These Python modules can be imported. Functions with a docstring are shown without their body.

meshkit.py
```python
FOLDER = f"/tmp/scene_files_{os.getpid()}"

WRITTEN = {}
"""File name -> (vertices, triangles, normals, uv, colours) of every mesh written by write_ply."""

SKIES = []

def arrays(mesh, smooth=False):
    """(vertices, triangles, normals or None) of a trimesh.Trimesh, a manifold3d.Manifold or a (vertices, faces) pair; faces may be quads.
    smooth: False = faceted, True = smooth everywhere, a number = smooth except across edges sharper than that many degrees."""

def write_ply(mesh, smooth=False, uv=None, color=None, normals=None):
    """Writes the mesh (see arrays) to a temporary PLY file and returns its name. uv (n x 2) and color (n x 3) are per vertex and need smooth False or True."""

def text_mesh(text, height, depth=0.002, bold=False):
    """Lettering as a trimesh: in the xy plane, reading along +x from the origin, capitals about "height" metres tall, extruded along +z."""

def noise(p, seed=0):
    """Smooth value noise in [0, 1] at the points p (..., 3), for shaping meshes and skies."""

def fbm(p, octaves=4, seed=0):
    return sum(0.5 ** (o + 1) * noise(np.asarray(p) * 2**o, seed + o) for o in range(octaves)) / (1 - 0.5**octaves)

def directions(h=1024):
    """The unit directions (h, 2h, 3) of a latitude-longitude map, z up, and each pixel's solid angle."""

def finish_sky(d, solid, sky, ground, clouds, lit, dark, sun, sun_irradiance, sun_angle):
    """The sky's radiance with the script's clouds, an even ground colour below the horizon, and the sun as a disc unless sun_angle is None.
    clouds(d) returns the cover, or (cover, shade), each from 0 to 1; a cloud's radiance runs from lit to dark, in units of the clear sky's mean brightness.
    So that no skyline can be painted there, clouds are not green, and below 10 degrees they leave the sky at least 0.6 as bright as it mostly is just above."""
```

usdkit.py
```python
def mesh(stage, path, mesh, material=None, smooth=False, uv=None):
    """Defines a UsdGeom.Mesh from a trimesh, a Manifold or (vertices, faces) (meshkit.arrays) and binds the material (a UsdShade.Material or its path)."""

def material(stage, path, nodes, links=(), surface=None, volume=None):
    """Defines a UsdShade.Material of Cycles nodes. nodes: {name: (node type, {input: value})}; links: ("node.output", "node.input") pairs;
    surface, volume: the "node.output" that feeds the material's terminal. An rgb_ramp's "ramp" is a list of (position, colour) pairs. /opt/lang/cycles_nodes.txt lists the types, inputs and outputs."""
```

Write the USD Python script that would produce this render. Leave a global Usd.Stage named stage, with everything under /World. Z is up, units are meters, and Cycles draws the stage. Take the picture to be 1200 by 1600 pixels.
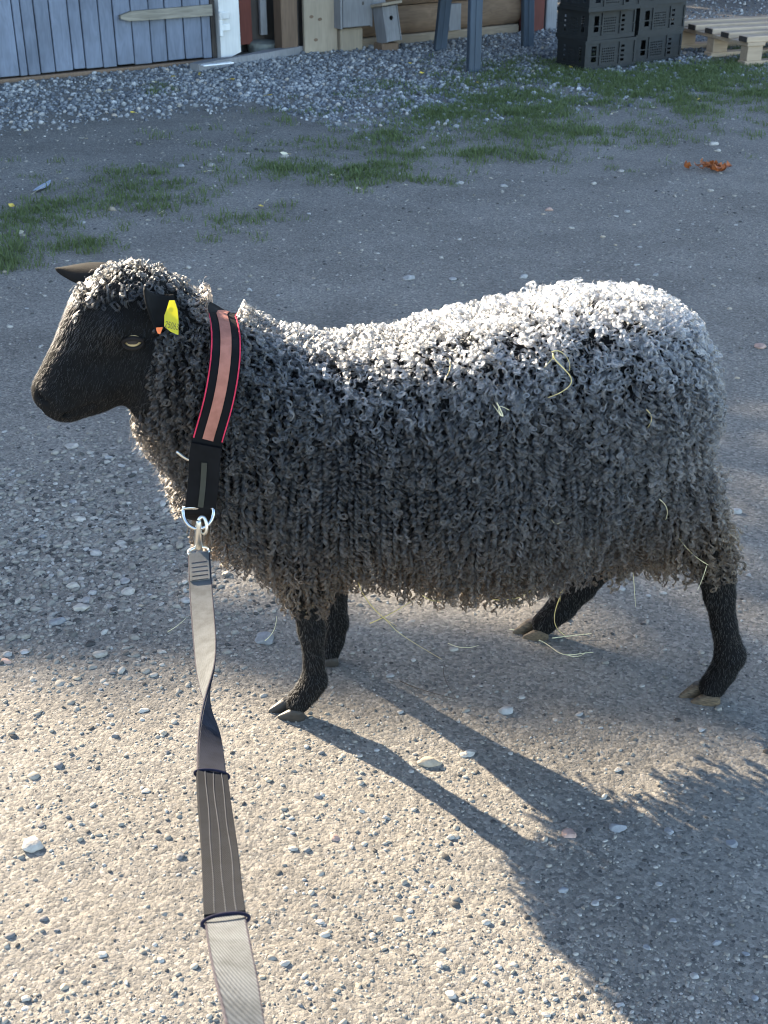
import math, re, numpy as np, trimesh, usdkit, meshkit
from pxr import Usd, UsdGeom, UsdLux, UsdShade, Sdf, Gf, Vt
from scipy.spatial import cKDTree
from scipy.ndimage import gaussian_filter

stage = Usd.Stage.CreateInMemory()
UsdGeom.SetStageUpAxis(stage, UsdGeom.Tokens.z)
UsdGeom.SetStageMetersPerUnit(stage, 1.0)
UsdGeom.Xform.Define(stage, '/World')
T_ = Sdf.ValueTypeNames

# ---------------------------------------------------------------- camera, sky, sun, exposure
PITCH, CAM_H, FPX = math.radians(28.0), 1.4, 2000.0          # FPX: focal length in pixels of a 1200 wide picture
EYE = np.array([0.0, 0.0, CAM_H])
FWD = np.array([0.0, math.cos(PITCH), -math.sin(PITCH)])
UPV = np.array([0.0, math.sin(PITCH), math.cos(PITCH)])
cam = UsdGeom.Camera.Define(stage, '/World/Camera')
cam.CreateHorizontalApertureAttr(36.0)
cam.CreateFocalLengthAttr(36.0 * FPX / 1200.0)
cam.AddTransformOp().Set(Gf.Matrix4d(1, 0, 0, 0, 0, *map(float, UPV[1:]), 0, 0, *map(float, -FWD[1:]), 0, 0, 0, CAM_H, 1))
cam.CreateFStopAttr(22.0)
cam.CreateFocusDistanceAttr(2.25)
cam.CreateExposureAttr(2.38)
SUN_H = np.array([-0.70, 0.714]) / math.hypot(0.70, 0.714)
SUN_EL = math.radians(23.0)
SUN = np.array([SUN_H[0] * math.cos(SUN_EL), SUN_H[1] * math.cos(SUN_EL), math.sin(SUN_EL)])
sky_m = usdkit.material(stage, '/World/Looks/sky_air', {
    't': ('sky_texture', {'sky_type': 'single_scattering', 'sun_disc': False, 'sun_elevation': SUN_EL, 'sun_rotation': math.atan2(SUN[0], SUN[1])}),
    'b': ('background_shader', {'strength': 0.093})}, [('t.color', 'b.color')], surface='b.background')
dome = UsdLux.DomeLight.Define(stage, '/World/sky')
UsdShade.MaterialBindingAPI.Apply(dome.GetPrim()).Bind(sky_m)
dome.GetPrim().SetCustomDataByKey('kind', 'structure')
sun = UsdLux.DistantLight.Define(stage, '/World/sun')
sun.CreateIntensityAttr(1.25); sun.CreateAngleAttr(0.5); sun.CreateNormalizeAttr(True); sun.CreateColorAttr(Gf.Vec3f(1.0, 0.85, 0.64))
zx = np.cross([0, 0, 1.0], SUN); zx /= np.linalg.norm(zx); zy = np.cross(SUN, zx)
sun.AddTransformOp().Set(Gf.Matrix4d(*map(float, [*zx, 0, *zy, 0, *SUN, 0, 0, 0, 0, 1])))

# ---------------------------------------------------------------- helpers
def ray(px, py):
    return FWD + (px - 600) / FPX * np.array([1.0, 0, 0]) - (py - 800) / FPX * UPV
def on_y(px, py, y):
    d = ray(px, py); return EYE + d * (y / d[1])
def on_z(px, py, z=0.0):
    d = ray(px, py); return EYE + d * ((z - CAM_H) / d[2])
def at_depth(px, py, dep):
    return EYE + ray(px, py) * dep

used = {}
def numbered(path):
    n = used.get(path, 0); used[path] = n + 1
    return path if n == 0 else f'{path}_{n:03d}'
def tag(prim, label=None, cat=None, group=None, kind=None):
    p = prim.GetPrim() if hasattr(prim, 'GetPrim') else prim
    for k, v in (('label', label), ('category', cat), ('group', group), ('kind', kind)):
        if v: p.SetCustomDataByKey(k, v)
    return p
def thing(name, loc, label, cat, group=None, rz=0.0):
    x = UsdGeom.Xform.Define(stage, numbered('/World/' + name))
    x.AddTranslateOp().Set(Gf.Vec3d(*map(float, loc)))
    if rz: x.AddRotateZOp().Set(float(math.degrees(rz)))
    tag(x, label, cat, group)
    return x.GetPrim()
def part(parent, name, mesh, mat, smooth=False, label=None, kind=None, at=None):
    base = str(parent.GetPath()) if parent is not None else '/World'
    v, f, n = meshkit.arrays(mesh, False) if smooth is False else (None, None, None)
    if at is not None:
        mesh = trimesh.Trimesh(*meshkit.arrays(mesh)[:2], process=False); mesh.apply_translation(-np.asarray(at, float))
    m = usdkit.mesh(stage, numbered(base + '/' + name), mesh, MAT[mat] if isinstance(mat, str) else mat, smooth=smooth)
    tag(m, label, None, None, kind)
    return m.GetPrim()
def copy_of(src, loc, rz=0.0, label=None, scale=None, name=None, tilt=None):
    was = src.GetCustomData()
    x = UsdGeom.Xform.Define(stage, numbered('/World/' + (name or re.sub(r'_\d\d\d$', '', src.GetName()))))
    x.GetPrim().GetReferences().AddInternalReference(src.GetPath())
    x.ClearXformOpOrder()
    x.GetPrim().SetInstanceable(True)
    xf = UsdGeom.Xformable(x)
    m = Gf.Matrix4d(1.0)
    m.SetScale(Gf.Vec3d(*( [scale] * 3 if np.ndim(scale) == 0 and scale else (scale or [1, 1, 1]))))
    r = Gf.Matrix4d(1.0); r.SetRotate(Gf.Rotation(Gf.Vec3d(0, 0, 1), math.degrees(rz)))
    if tilt:
        q = Gf.Matrix4d(1.0); q.SetRotate(Gf.Rotation(Gf.Vec3d(*tilt[0]), tilt[1])); m = m * q
    t = Gf.Matrix4d(1.0); t.SetTranslate(Gf.Vec3d(*map(float, loc)))
    xf.AddTransformOp(opSuffix='place').Set(m * r * t)
    tag(x, label or was.get('label'), was.get('category'), was.get('group'))
    return x.GetPrim()
def box(lo, hi, bevel=0.0):
    lo, hi = np.array(lo, float), np.array(hi, float)
    if bevel <= 0:
        b = trimesh.creation.box(hi - lo); b.apply_translation((lo + hi) / 2); return b
    pts = []
    for sx in (0, 1):
        for sy in (0, 1):
            for sz in (0, 1):
                c = np.where([sx, sy, sz], hi, lo); s = np.where([sx, sy, sz], -1, 1)
                for k in range(3):
                    q = c + s * bevel; q[k] = c[k]; pts.append(q)
    return trimesh.convex.convex_hull(np.array(pts))
def frame(m, origin, X, Y=None, Z=(0, 0, 1)):
    """m in local axes to the world: local x along X, local z along Z."""
    X = np.asarray(X, float); X = X / np.linalg.norm(X); Z = np.asarray(Z, float)
    Y = np.cross(Z, X); Y /= np.linalg.norm(Y); Z = np.cross(X, Y)
    M = np.eye(4); M[:3, 0], M[:3, 1], M[:3, 2], M[:3, 3] = X, Y, Z, origin
    m = m.copy(); m.apply_transform(M); return m
def cat(ms): return trimesh.util.concatenate(ms)
def tube(pts, r, sides=8, closed=False, caps=True):
    p = np.asarray(pts, float); n = len(p); r = np.broadcast_to(r, (n,))
    t = np.roll(p, -1, 0) - np.roll(p, 1, 0) if closed else np.gradient(p, axis=0)
    t /= np.linalg.norm(t, axis=1, keepdims=True) + 1e-12
    a = np.cross(t[0], [0, 0, 1.0] if abs(t[0][2]) < .9 else [1.0, 0, 0]); a /= np.linalg.norm(a)
    A = []
    for i in range(n):
        a = a - t[i] * (a @ t[i]); a /= np.linalg.norm(a); A.append(a)
    A = np.array(A); B = np.cross(t, A); th = np.arange(sides) * 2 * np.pi / sides
    v = p[:, None] + r[:, None, None] * (np.cos(th)[None, :, None] * A[:, None] + np.sin(th)[None, :, None] * B[:, None])
    v = v.reshape(-1, 3); F = []
    for i in range(n if closed else n - 1):
        j = (i + 1) % n
        for k in range(sides):
            q = (k + 1) % sides
            F += [[i * sides + k, i * sides + q, j * sides + q], [i * sides + k, j * sides + q, j * sides + k]]
    if caps and not closed:
        v = np.vstack([v, p[0], p[-1]]); c0, c1 = len(v) - 2, len(v) - 1
        for k in range(sides):
            q = (k + 1) % sides
            F += [[c0, q, k], [c1, (n - 1) * sides + k, (n - 1) * sides + q]]
    return trimesh.Trimesh(v, F, process=False)
def spline(pts, n):
    from scipy.interpolate import CubicSpline
    p = np.asarray(pts, float); d = np.r_[0, np.cumsum(np.linalg.norm(np.diff(p[:, :3], axis=0), axis=1))]
    return CubicSpline(d, p)(np.linspace(0, d[-1], n))
def strap(path, widthdir, width, thick, closed=False):
    """A flat band along path: widthdir is the unit direction across the band at each point."""
    p = np.asarray(path, float); n = len(p); w = np.asarray(widthdir, float)
    t = np.roll(p, -1, 0) - np.roll(p, 1, 0) if closed else np.gradient(p, axis=0)
    t /= np.linalg.norm(t, axis=1, keepdims=True)
    w = w - t * (w * t).sum(1, keepdims=True); w /= np.linalg.norm(w, axis=1, keepdims=True)
    o = np.cross(t, w); width = np.broadcast_to(width, (n,))[:, None]; e = .12
    ring = [(-.5, -.5 + e), (-.5 + .02, -.5), (.5 - .02, -.5), (.5, -.5 + e), (.5, .5 - e), (.5 - .02, .5), (-.5 + .02, .5), (-.5, .5 - e)]
    v = np.stack([p + w * width * a + o * thick * b for a, b in ring], 1).reshape(-1, 3); k = len(ring); F = []
    for i in range(n if closed else n - 1):
        j = (i + 1) % n
        for a in range(k):
            b = (a + 1) % k
            F += [[i * k + a, j * k + a, j * k + b], [i * k + a, j * k + b, i * k + b]]
    if not closed:
        for a in range(1, k - 1):
            F += [[0, a, a + 1], [(n - 1) * k, (n - 1) * k + a + 1, (n - 1) * k + a]]
    m = trimesh.Trimesh(v, F, process=False); m.fix_normals(); return m
def round_cone(p, a, b, ra, rb, sy=1.0):
    """Distance to a capsule whose radius runs from ra to rb."""
    pa, ba = p - a, np.asarray(b) - a
    h = np.clip((pa @ ba) / max(ba @ ba, 1e-12), 0, 1)
    return np.linalg.norm(pa - h[:, None] * ba, axis=1) - (ra + (rb - ra) * h)
def smin(a, b, k):
    h = np.clip(.5 + .5 * (b - a) / k, 0, 1)
    return b + (a - b) * h - k * h * (1 - h)
def surface_net(field, lo, cell):
    """The zero surface of a sampled field as a quad net."""
    s = field < 0; nx, ny, nz = field.shape
    c = s[:-1, :-1, :-1].astype(np.int8)
    tot = np.zeros_like(c)
    for dx in (0, 1):
        for dy in (0, 1):
            for dz in (0, 1):
                tot = tot + s[dx:nx - 1 + dx, dy:ny - 1 + dy, dz:nz - 1 + dz]
    act = (tot > 0) & (tot < 8)
    idx = -np.ones(act.shape, int); I = np.argwhere(act); idx[act] = np.arange(len(I))
    acc = np.zeros((len(I), 3)); cnt = np.zeros(len(I))
    cor = [(0, 0, 0), (1, 0, 0), (0, 1, 0), (1, 1, 0), (0, 0, 1), (1, 0, 1), (0, 1, 1), (1, 1, 1)]
    for a in range(8):
        for b in range(a + 1, 8):
            A, B = np.array(cor[a]), np.array(cor[b])
            if abs(A - B).sum() != 1: continue
            fa = field[tuple((I + A).T)]; fb = field[tuple((I + B).T)]
            x = (fa < 0) != (fb < 0); t = np.where(x, fa / np.where(fa == fb, 1, fa - fb), 0)
            acc[x] += (A + t[:, None] * (B - A))[x]; cnt[x] += 1
    V = lo + (I + acc / cnt[:, None]) * cell; F = []
    for ax in range(3):
        o1, o2 = [(1, 2), (2, 0), (0, 1)][ax]
        e = np.zeros(3, int); e[ax] = 1
        sl = [slice(1, -1)] * 3; sl[ax] = slice(0, -1)
        base = np.argwhere(np.ones([field.shape[k] - (1 if k == ax else 2) for k in range(3)], bool)) + [0 if k == ax else 1 for k in range(3)]
        fa = s[tuple(base.T)]; fb = s[tuple((base + e).T)]
        ed = base[fa != fb]; fl = fa[fa != fb]
        d1 = np.zeros(3, int); d1[o1] = 1; d2 = np.zeros(3, int); d2[o2] = 1
        q = np.stack([idx[tuple(ed.T)], idx[tuple((ed - d1).T)], idx[tuple((ed - d1 - d2).T)], idx[tuple((ed - d2).T)]], 1)
        q[~fl] = q[~fl][:, ::-1]
        F.append(q)
    F = np.vstack(F)
    m = trimesh.Trimesh(V, np.vstack([F[:, [0, 1, 2]], F[:, [0, 2, 3]]]), process=False)
    return m

# ---------------------------------------------------------------- materials
MAT = {}
def mat(name, nodes, links, surface='p.BSDF'):
    MAT[name] = usdkit.material(stage, '/World/Looks/' + name, nodes, links, surface=surface); return MAT[name]
def plain(name, col, rough=.6, var=.12, scale=14., bump=.0, metallic=0., bscale=None, stretch=(1, 1, 1), spec=.5):
    """A colour with grain: two noises vary it, one of them roughens the surface."""
    c = np.array(col)
    nodes = {'g': ('geometry', {}), 'mp': ('mapping', {'scale': stretch}), 'n': ('noise_texture', {'scale': scale, 'detail': 5., 'roughness': .6}),
             'r': ('rgb_ramp', {'ramp': [(.25, tuple(c * (1 - var * 1.6))), (.5, tuple(c)), (.75, tuple(np.minimum(c * (1 + var * 1.6), .95)))]}),
             'p': ('principled_bsdf', {'roughness': rough, 'metallic': metallic, 'specular_ior_level': spec})}
    links = [('g.position', 'mp.vector'), ('mp.vector', 'n.vector'), ('n.fac', 'r.fac'), ('r.color', 'p.base_color')]
    if bump:
        nodes['n2'] = ('noise_texture', {'scale': bscale or scale * 4, 'detail': 4.}); nodes['b'] = ('bump', {'strength': .6, 'distance': bump})
        links += [('mp.vector', 'n2.vector'), ('n2.fac', 'b.height'), ('b.normal', 'p.normal')]
    return mat(name, nodes, links)

# packed earth and grit of the yard
mat('yard_dirt', {
    'g': ('geometry', {}),
    'n1': ('noise_texture', {'scale': 2.2, 'detail': 6., 'roughness': .6}), 'n2': ('noise_texture', {'scale': 160., 'detail': 4., 'roughness': .7}),
    'r1': ('rgb_ramp', {'ramp': [(.3, (.172, .162, .147)), (.5, (.216, .204, .185)), (.7, (.256, .243, .221))]}),
    'v': ('voronoi_texture', {'scale': 170., 'feature': 'f1'}), 'vs': ('voronoi_texture', {'scale': 75., 'feature': 'f1'}),
    'sp': ('separate_color', {}), 'gr': ('rgb_ramp', {'ramp': [(0., (.45, .45, .46)), (.35, (.8, .78, .76)), (.8, (1.08, 1.05, 1.0)), (1., (1.5, 1.45, 1.4))]}),
    'm1': ('mix', {'mix_type': 'multiply', 'fac': .75}), 'm2': ('mix', {'mix_type': 'multiply', 'fac': .5}),
    'r2': ('rgb_ramp', {'ramp': [(.35, (.75, .75, .75)), (.6, (1.12, 1.12, 1.12))]}),
    'b1': ('bump', {'strength': .45, 'distance': .003, 'invert': True}), 'b2': ('bump', {'strength': .6, 'distance': .003}), 'b3': ('bump', {'strength': .12, 'distance': .006, 'invert': True}), 'n4': ('noise_texture', {'scale': 430., 'detail': 3., 'roughness': .7}), 'b4': ('bump', {'strength': .9, 'distance': .0018}), 'n5': ('noise_texture', {'scale': 240., 'detail': 2.}), 'r5': ('rgb_ramp', {'ramp': [(.26, (.38, .37, .36)), (.36, (1., 1., 1.)), (.64, (1., 1., 1.)), (.74, (1.35, 1.33, 1.28))]}), 'm5': ('mix', {'mix_type': 'multiply', 'fac': 1.}),
    'p': ('principled_bsdf', {'roughness': .92, 'specular_ior_level': .2})},
    [('g.position', 'n1.vector'), ('g.position', 'n2.vector'), ('g.position', 'v.vector'), ('g.position', 'vs.vector'), ('n1.fac', 'r1.fac'), ('v.color', 'sp.color'), ('sp.r', 'gr.fac'),
     ('r1.color', 'm1.color1'), ('gr.color', 'm1.color2'), ('m1.color', 'm2.color1'), ('n2.fac', 'r2.fac'), ('r2.color', 'm2.color2'), ('g.position', 'n4.vector'), ('g.position', 'n5.vector'), ('n5.fac', 'r5.fac'), ('m2.color', 'm5.color1'), ('r5.color', 'm5.color2'), ('m5.color', 'p.base_color'),
     ('v.distance', 'b1.height'), ('n2.fac', 'b2.height'), ('b1.normal', 'b2.normal'), ('vs.distance', 'b3.height'), ('b2.normal', 'b3.normal'), ('n4.fac', 'b4.height'), ('b3.normal', 'b4.normal'), ('b4.normal', 'p.normal')])
def stone_mat(name, ramp, bump=.002, scale=60.):
    mat(name, {'g': ('geometry', {}), 'o': ('object_info', {}), 'n': ('noise_texture', {'scale': scale, 'detail': 5., 'roughness': .65}),
               'i': ('math', {'math_type': 'multiply_add', 'value2': .55, 'value3': 0.}), 'r': ('rgb_ramp', {'ramp': ramp}),
               'c': ('rgb_ramp', {'ramp': [(.3, (.72, .72, .72)), (.65, (1.15, 1.15, 1.15))]}), 'mx': ('mix', {'mix_type': 'multiply', 'fac': 1.}),
               'b': ('bump', {'strength': .6, 'distance': bump}), 'p': ('principled_bsdf', {'roughness': .9, 'specular_ior_level': .15})},
        [('g.position', 'n.vector'), ('o.random', 'r.fac'), ('n.fac', 'c.fac'), ('r.color', 'mx.color1'), ('c.color', 'mx.color2'), ('mx.color', 'p.base_color'), ('n.fac', 'b.height'), ('b.normal', 'p.normal')])
stone_mat('pebble', [(.0, (.06, .058, .056)), (.10, (.07, .068, .066)), (.16, (.19, .178, .158)), (.5, (.24, .223, .195)), (.8, (.285, .264, .23)), (.93, (.32, .303, .275)), (1., (.38, .365, .34))])
stone_mat('crushed_stone', [(0., (.09, .095, .11)), (.3, (.16, .17, .185)), (.6, (.23, .235, .245)), (.85, (.32, .32, .32)), (.95, (.42, .42, .42)), (1., (.36, .30, .24))])
for nm, col in (('stone_grey', (.27, .265, .26)), ('stone_pale', (.335, .312, .28)), ('stone_pink', (.34, .23, .19)), ('stone_dark', (.12, .12, .125)), ('stone_tan', (.31, .26, .2)), ('stone_blue', (.19, .197, .21))):
    plain(nm, col, .85, .2, 70., .0015)
# wool: tone per lock, bleached towards the tip
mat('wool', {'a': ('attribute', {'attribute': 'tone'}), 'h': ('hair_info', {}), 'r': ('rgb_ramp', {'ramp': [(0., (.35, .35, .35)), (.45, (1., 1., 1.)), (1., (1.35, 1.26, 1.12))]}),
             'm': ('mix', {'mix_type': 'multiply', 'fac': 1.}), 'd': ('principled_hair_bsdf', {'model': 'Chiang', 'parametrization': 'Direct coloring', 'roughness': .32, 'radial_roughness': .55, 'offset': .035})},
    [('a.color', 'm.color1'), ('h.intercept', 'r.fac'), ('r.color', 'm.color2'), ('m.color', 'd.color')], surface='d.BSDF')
mat('short_hair', {'a': ('attribute', {'attribute': 'tone'}), 'p': ('principled_hair_bsdf', {'model': 'Chiang', 'parametrization': 'Direct coloring', 'roughness': .4, 'radial_roughness': .6, 'offset': .035, 'R': .28})}, [('a.color', 'p.color')])
plain('skin_black', (.0045, .0044, .0046), .8, .3, 60., .0010, bscale=420., spec=.10)
plain('nose_skin', (.02, .018, .018), .42, .3, 150., .0008, bscale=900.)
plain('hoof_horn', (.016, .012, .009), .5, .4, 60., .0008, stretch=(1, 1, 5))
plain('hoof_pale', (.075, .052, .03), .65, .6, 110., .0008, stretch=(1, 1, 5))
mat('eye_iris', {'p': ('principled_bsdf', {'base_color': (.34, .245, .125), 'roughness': .06, 'specular_ior_level': .6})}, [])
mat('eye_dark', {'p': ('principled_bsdf', {'base_color': (.006, .006, .007), 'roughness': .08})}, [])
plain('eye_lid', (.010, .008, .0075), .6, .25, 120., spec=.12)
plain('ear_inner', (.05, .03, .026), .6, .3, 90.)
mat('tag_yellow', {'p': ('principled_bsdf', {'base_color': (.72, .66, .03), 'roughness': .4}), 't': ('translucent_bsdf', {'color': (.85, .8, .04)}), 'x': ('mix_closure', {'fac': .35})}, [('p.BSDF', 'x.closure1'), ('t.BSDF', 'x.closure2')], surface='x.closure')
plain('tag_orange', (.75, .16, .03), .4, .05)
plain('tag_print', (.10, .09, .02), .6, .1)
def weave(name, col, scale, rough=.75, var=.25, bump=.0006, lift=0.0):
    c = np.array(col)
    mat(name, {'g': ('geometry', {}), 'w': ('wave_texture', {'scale': scale, 'wave_type': 'bands', 'bands_direction': 'diagonal', 'distortion': .6, 'detail': 2., 'detail_scale': 3.}),
               'n': ('noise_texture', {'scale': 45., 'detail': 6., 'roughness': .65}),
               'r': ('rgb_ramp', {'ramp': [(.0, tuple(c * (1 - var))), (1., tuple(c * (1 + var)))]}), 'c': ('rgb_ramp', {'ramp': [(.3, (.75, .74, .72)), (.6, (1.1, 1.1, 1.1))]}),
               'm': ('mix', {'mix_type': 'multiply', 'fac': 1.}), 'b': ('bump', {'strength': .7, 'distance': bump}), 'p': ('principled_bsdf', {'roughness': rough, 'specular_ior_level': .08})},
        [('g.position', 'w.vector'), ('g.position', 'n.vector'), ('w.fac', 'r.fac'), ('n.fac', 'c.fac'), ('r.color', 'm.color1'), ('c.color', 'm.color2'), ('m.color', 'p.base_color'), ('w.fac', 'b.height'), ('b.normal', 'p.normal')])
weave('lead_web', (.112, .118, .122), 260.)
weave('lead_lining', (.022, .024, .034), 260.)
weave('lead_edge', (.055, .05, .06), 260.)
weave('lead_pad', (.0105, .0118, .0155), 300.)
weave('lead_seam', (.05, .053, .06), 300.)
weave('elastic', (.018, .018, .035), 300.)
weave('collar_black', (.007, .007, .008), 420.)
weave('collar_pink', (.36, .15, .11), 420., .55, .12)
weave('thread_red', (.62, .045, .09), 600.)
plain('collar_patch', (.012, .0145, .0105), .55, .15, 90.)
plain('patch_print', (.05, .052, .05), .5, .1)
plain('steel', (.62, .62, .60), .18, .06, 120., metallic=1.)
plain('brass_worn', (.70, .68, .62), .28, .08, 120., metallic=1.)
plain('straw', (.52, .42, .17), .5, .2, 120.)
plain('straw_pale', (.60, .54, .33), .5, .2, 120.)
plain('twig_dark', (.06, .045, .035), .8, .2, 120.)
# barn
def wood(name, col, rough=.75, var=.3, grain=(14., 14., 1.2), bump=.0015, dirt=None):
    c = np.array(col)
    nodes = {'g': ('texture_coordinate', {}), 'mp': ('mapping', {'scale': grain}), 'n': ('noise_texture', {'scale': 4., 'detail': 7., 'roughness': .65, 'distortion': .8}),
             'n2': ('noise_texture', {'scale': 2.5, 'detail': 4.}), 'o': ('object_info', {}),
             'r': ('rgb_ramp', {'ramp': [(.25, tuple(c * (1 - var))), (.5, tuple(c)), (.75, tuple(c * (1 + var)))]}),
             'c': ('rgb_ramp', {'ramp': [(.3, (.78, .78, .78)), (.65, (1.12, 1.12, 1.12))]}), 'm': ('mix', {'mix_type': 'multiply', 'fac': 1.}),
             'h': ('map_range', {'from_min': 0., 'from_max': 1., 'to_min': .86, 'to_max': 1.12}), 'mv': ('vector_math', {'math_type': 'scale'}),
             'b': ('bump', {'strength': .5, 'distance': bump}), 'p': ('principled_bsdf', {'roughness': rough, 'specular_ior_level': .3})}
    links = [('g.object', 'mp.vector'), ('mp.vector', 'n.vector'), ('g.object', 'n2.vector'), ('n.fac', 'r.fac'), ('n2.fac', 'c.fac'), ('r.color', 'm.color1'), ('c.color', 'm.color2'),
             ('o.random', 'h.value'), ('m.color', 'mv.vector1'), ('h.result', 'mv.scale'), ('mv.vector', 'p.base_color'), ('n.fac', 'b.height'), ('b.normal', 'p.normal')]
    return mat(name, nodes, links)
wood('paint_blue', (.145, .170, .225), .65, .24, (9., 9., 1.6))
wood('paint_white', (.66, .66, .65), .6, .10)
wood('paint_red', (.14, .045, .035), .8, .2)
wood('wood_brown', (.17, .115, .08), .8, .25)
wood('wood_dark', (.07, .06, .055), .85, .3)
wood('wood_raw', (.33, .275, .21), .75, .16)
wood('wood_grey', (.21, .21, .22), .8, .22)
wood('wood_log', (.16, .105, .068), .8, .35, (1.2, 14., 14.))
wood('wood_sill', (.25, .195, .14), .8, .2, (1.2, 14., 14.))
wood('wood_pallet', (.43, .325, .235), .75, .18, (1.2, 14., 14.))
wood('wood_end', (.05, .043, .04), .9, .3)
wood('paint_slate', (.047, .065, .09), .55, .15)
wood('wood_strap', (.23, .21, .175), .85, .4, (1.2, 14., 14.))
plain('crate_plastic', (.010, .012, .014), .6, .25, 30., .0006)
plain('roof_tile', (.21, .08, .05), .8, .2, 12.)
plain('white_plastic', (.80, .82, .85), .25, .04)
plain('stone_plinth', (.14, .15, .14), .9, .3, 9., .01)
plain('bark', (.11, .085, .065), .9, .3, 12., .01)
mat('leaf_crown', {'o': ('geometry', {}), 'r': ('rgb_ramp', {'ramp': [(0., (.05, .075, .02)), (1., (.13, .11, .03))]}), 'd': ('diffuse_bsdf', {}), 't': ('translucent_bsdf', {}), 'x': ('mix_closure', {'fac': .25})},
    [('o.random_per_island', 'r.fac'), ('r.color', 'd.color'), ('r.color', 't.color'), ('d.BSDF', 'x.closure1'), ('t.BSDF', 'x.closure2')], surface='x.closure')
mat('grass_blade', {'o': ('object_info', {}), 'g': ('geometry', {}), 'r': ('rgb_ramp', {'ramp': [(0., (.15, .195, .075)), (.5, (.21, .25, .11)), (.85, (.28, .28, .14)), (1., (.38, .33, .20))]}), 'd': ('principled_bsdf', {'roughness': .55, 'specular_ior_level': .3}), 't': ('translucent_bsdf', {}), 'x': ('mix_closure', {'fac': .3})},
    [('g.random_per_island', 'r.fac'), ('r.color', 'd.base_color'), ('r.color', 't.color'), ('d.BSDF', 'x.closure1'), ('t.BSDF', 'x.closure2')], surface='x.closure')
plain('leaf_yellow', (.55, .40, .06), .55, .2, 90.)
plain('leaf_pale', (.50, .46, .34), .6, .2, 90.)
plain('leaf_russet', (.30, .085, .02), .6, .3, 60.)
plain('feather', (.33, .38, .47), .5, .15, 60.)

# ---------------------------------------------------------------- the yard
def relief(x, y):
    """Height of the packed earth: gentle swells, then centimetre grit that fades with distance."""
    p = np.stack([x, y, np.zeros_like(x)], -1)
    far = np.clip(4.5 / np.maximum(y, .5), 0, 1)
    h = .012 * (meshkit.fbm(p * 1.1, 3, 3) - .5) + .006 * (meshkit.fbm(p * 9., 3, 5) - .5)
    h = h + far * (.0024 * (meshkit.fbm(p * 70., 3, 9) - .5) + .0015 * (np.maximum(meshkit.noise(p * 95., 12), .45) - .5))
    return h
def spread_axis(fine_lo, fine_hi, step, lo, hi, grow=1.12):
    a = list(np.arange(fine_lo, fine_hi + step / 2, step)); s = step
    while a[-1] < hi: s *= grow; a.append(a[-1] + s)
    b = []; s = step; x = fine_lo
    while x > lo: s *= grow; x -= s; b.append(x)
    return np.array(b[::-1] + a)
gx = spread_axis(-.95, 1.1, .0062, -70, 70); gy = spread_axis(1.12, 2.95, .0062, -40, 110)
GX, GY = np.meshgrid(gx, gy, indexing='ij')
GZ = relief(GX, GY)
idx = np.arange(GX.size).reshape(GX.shape)
quads = np.stack([idx[:-1, :-1], idx[1:, :-1], idx[1:, 1:], idx[:-1, 1:]], -1).reshape(-1, 4)
gv = np.stack([GX, GY, GZ], -1).reshape(-1, 3)
yard = usdkit.mesh(stage, '/World/ground', (gv, quads), MAT['yard_dirt'], smooth=True)
tag(yard, 'grey brown packed earth and gravel yard in front of the barn', 'ground', None, 'structure')
yard = yard.GetPrim()

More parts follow.
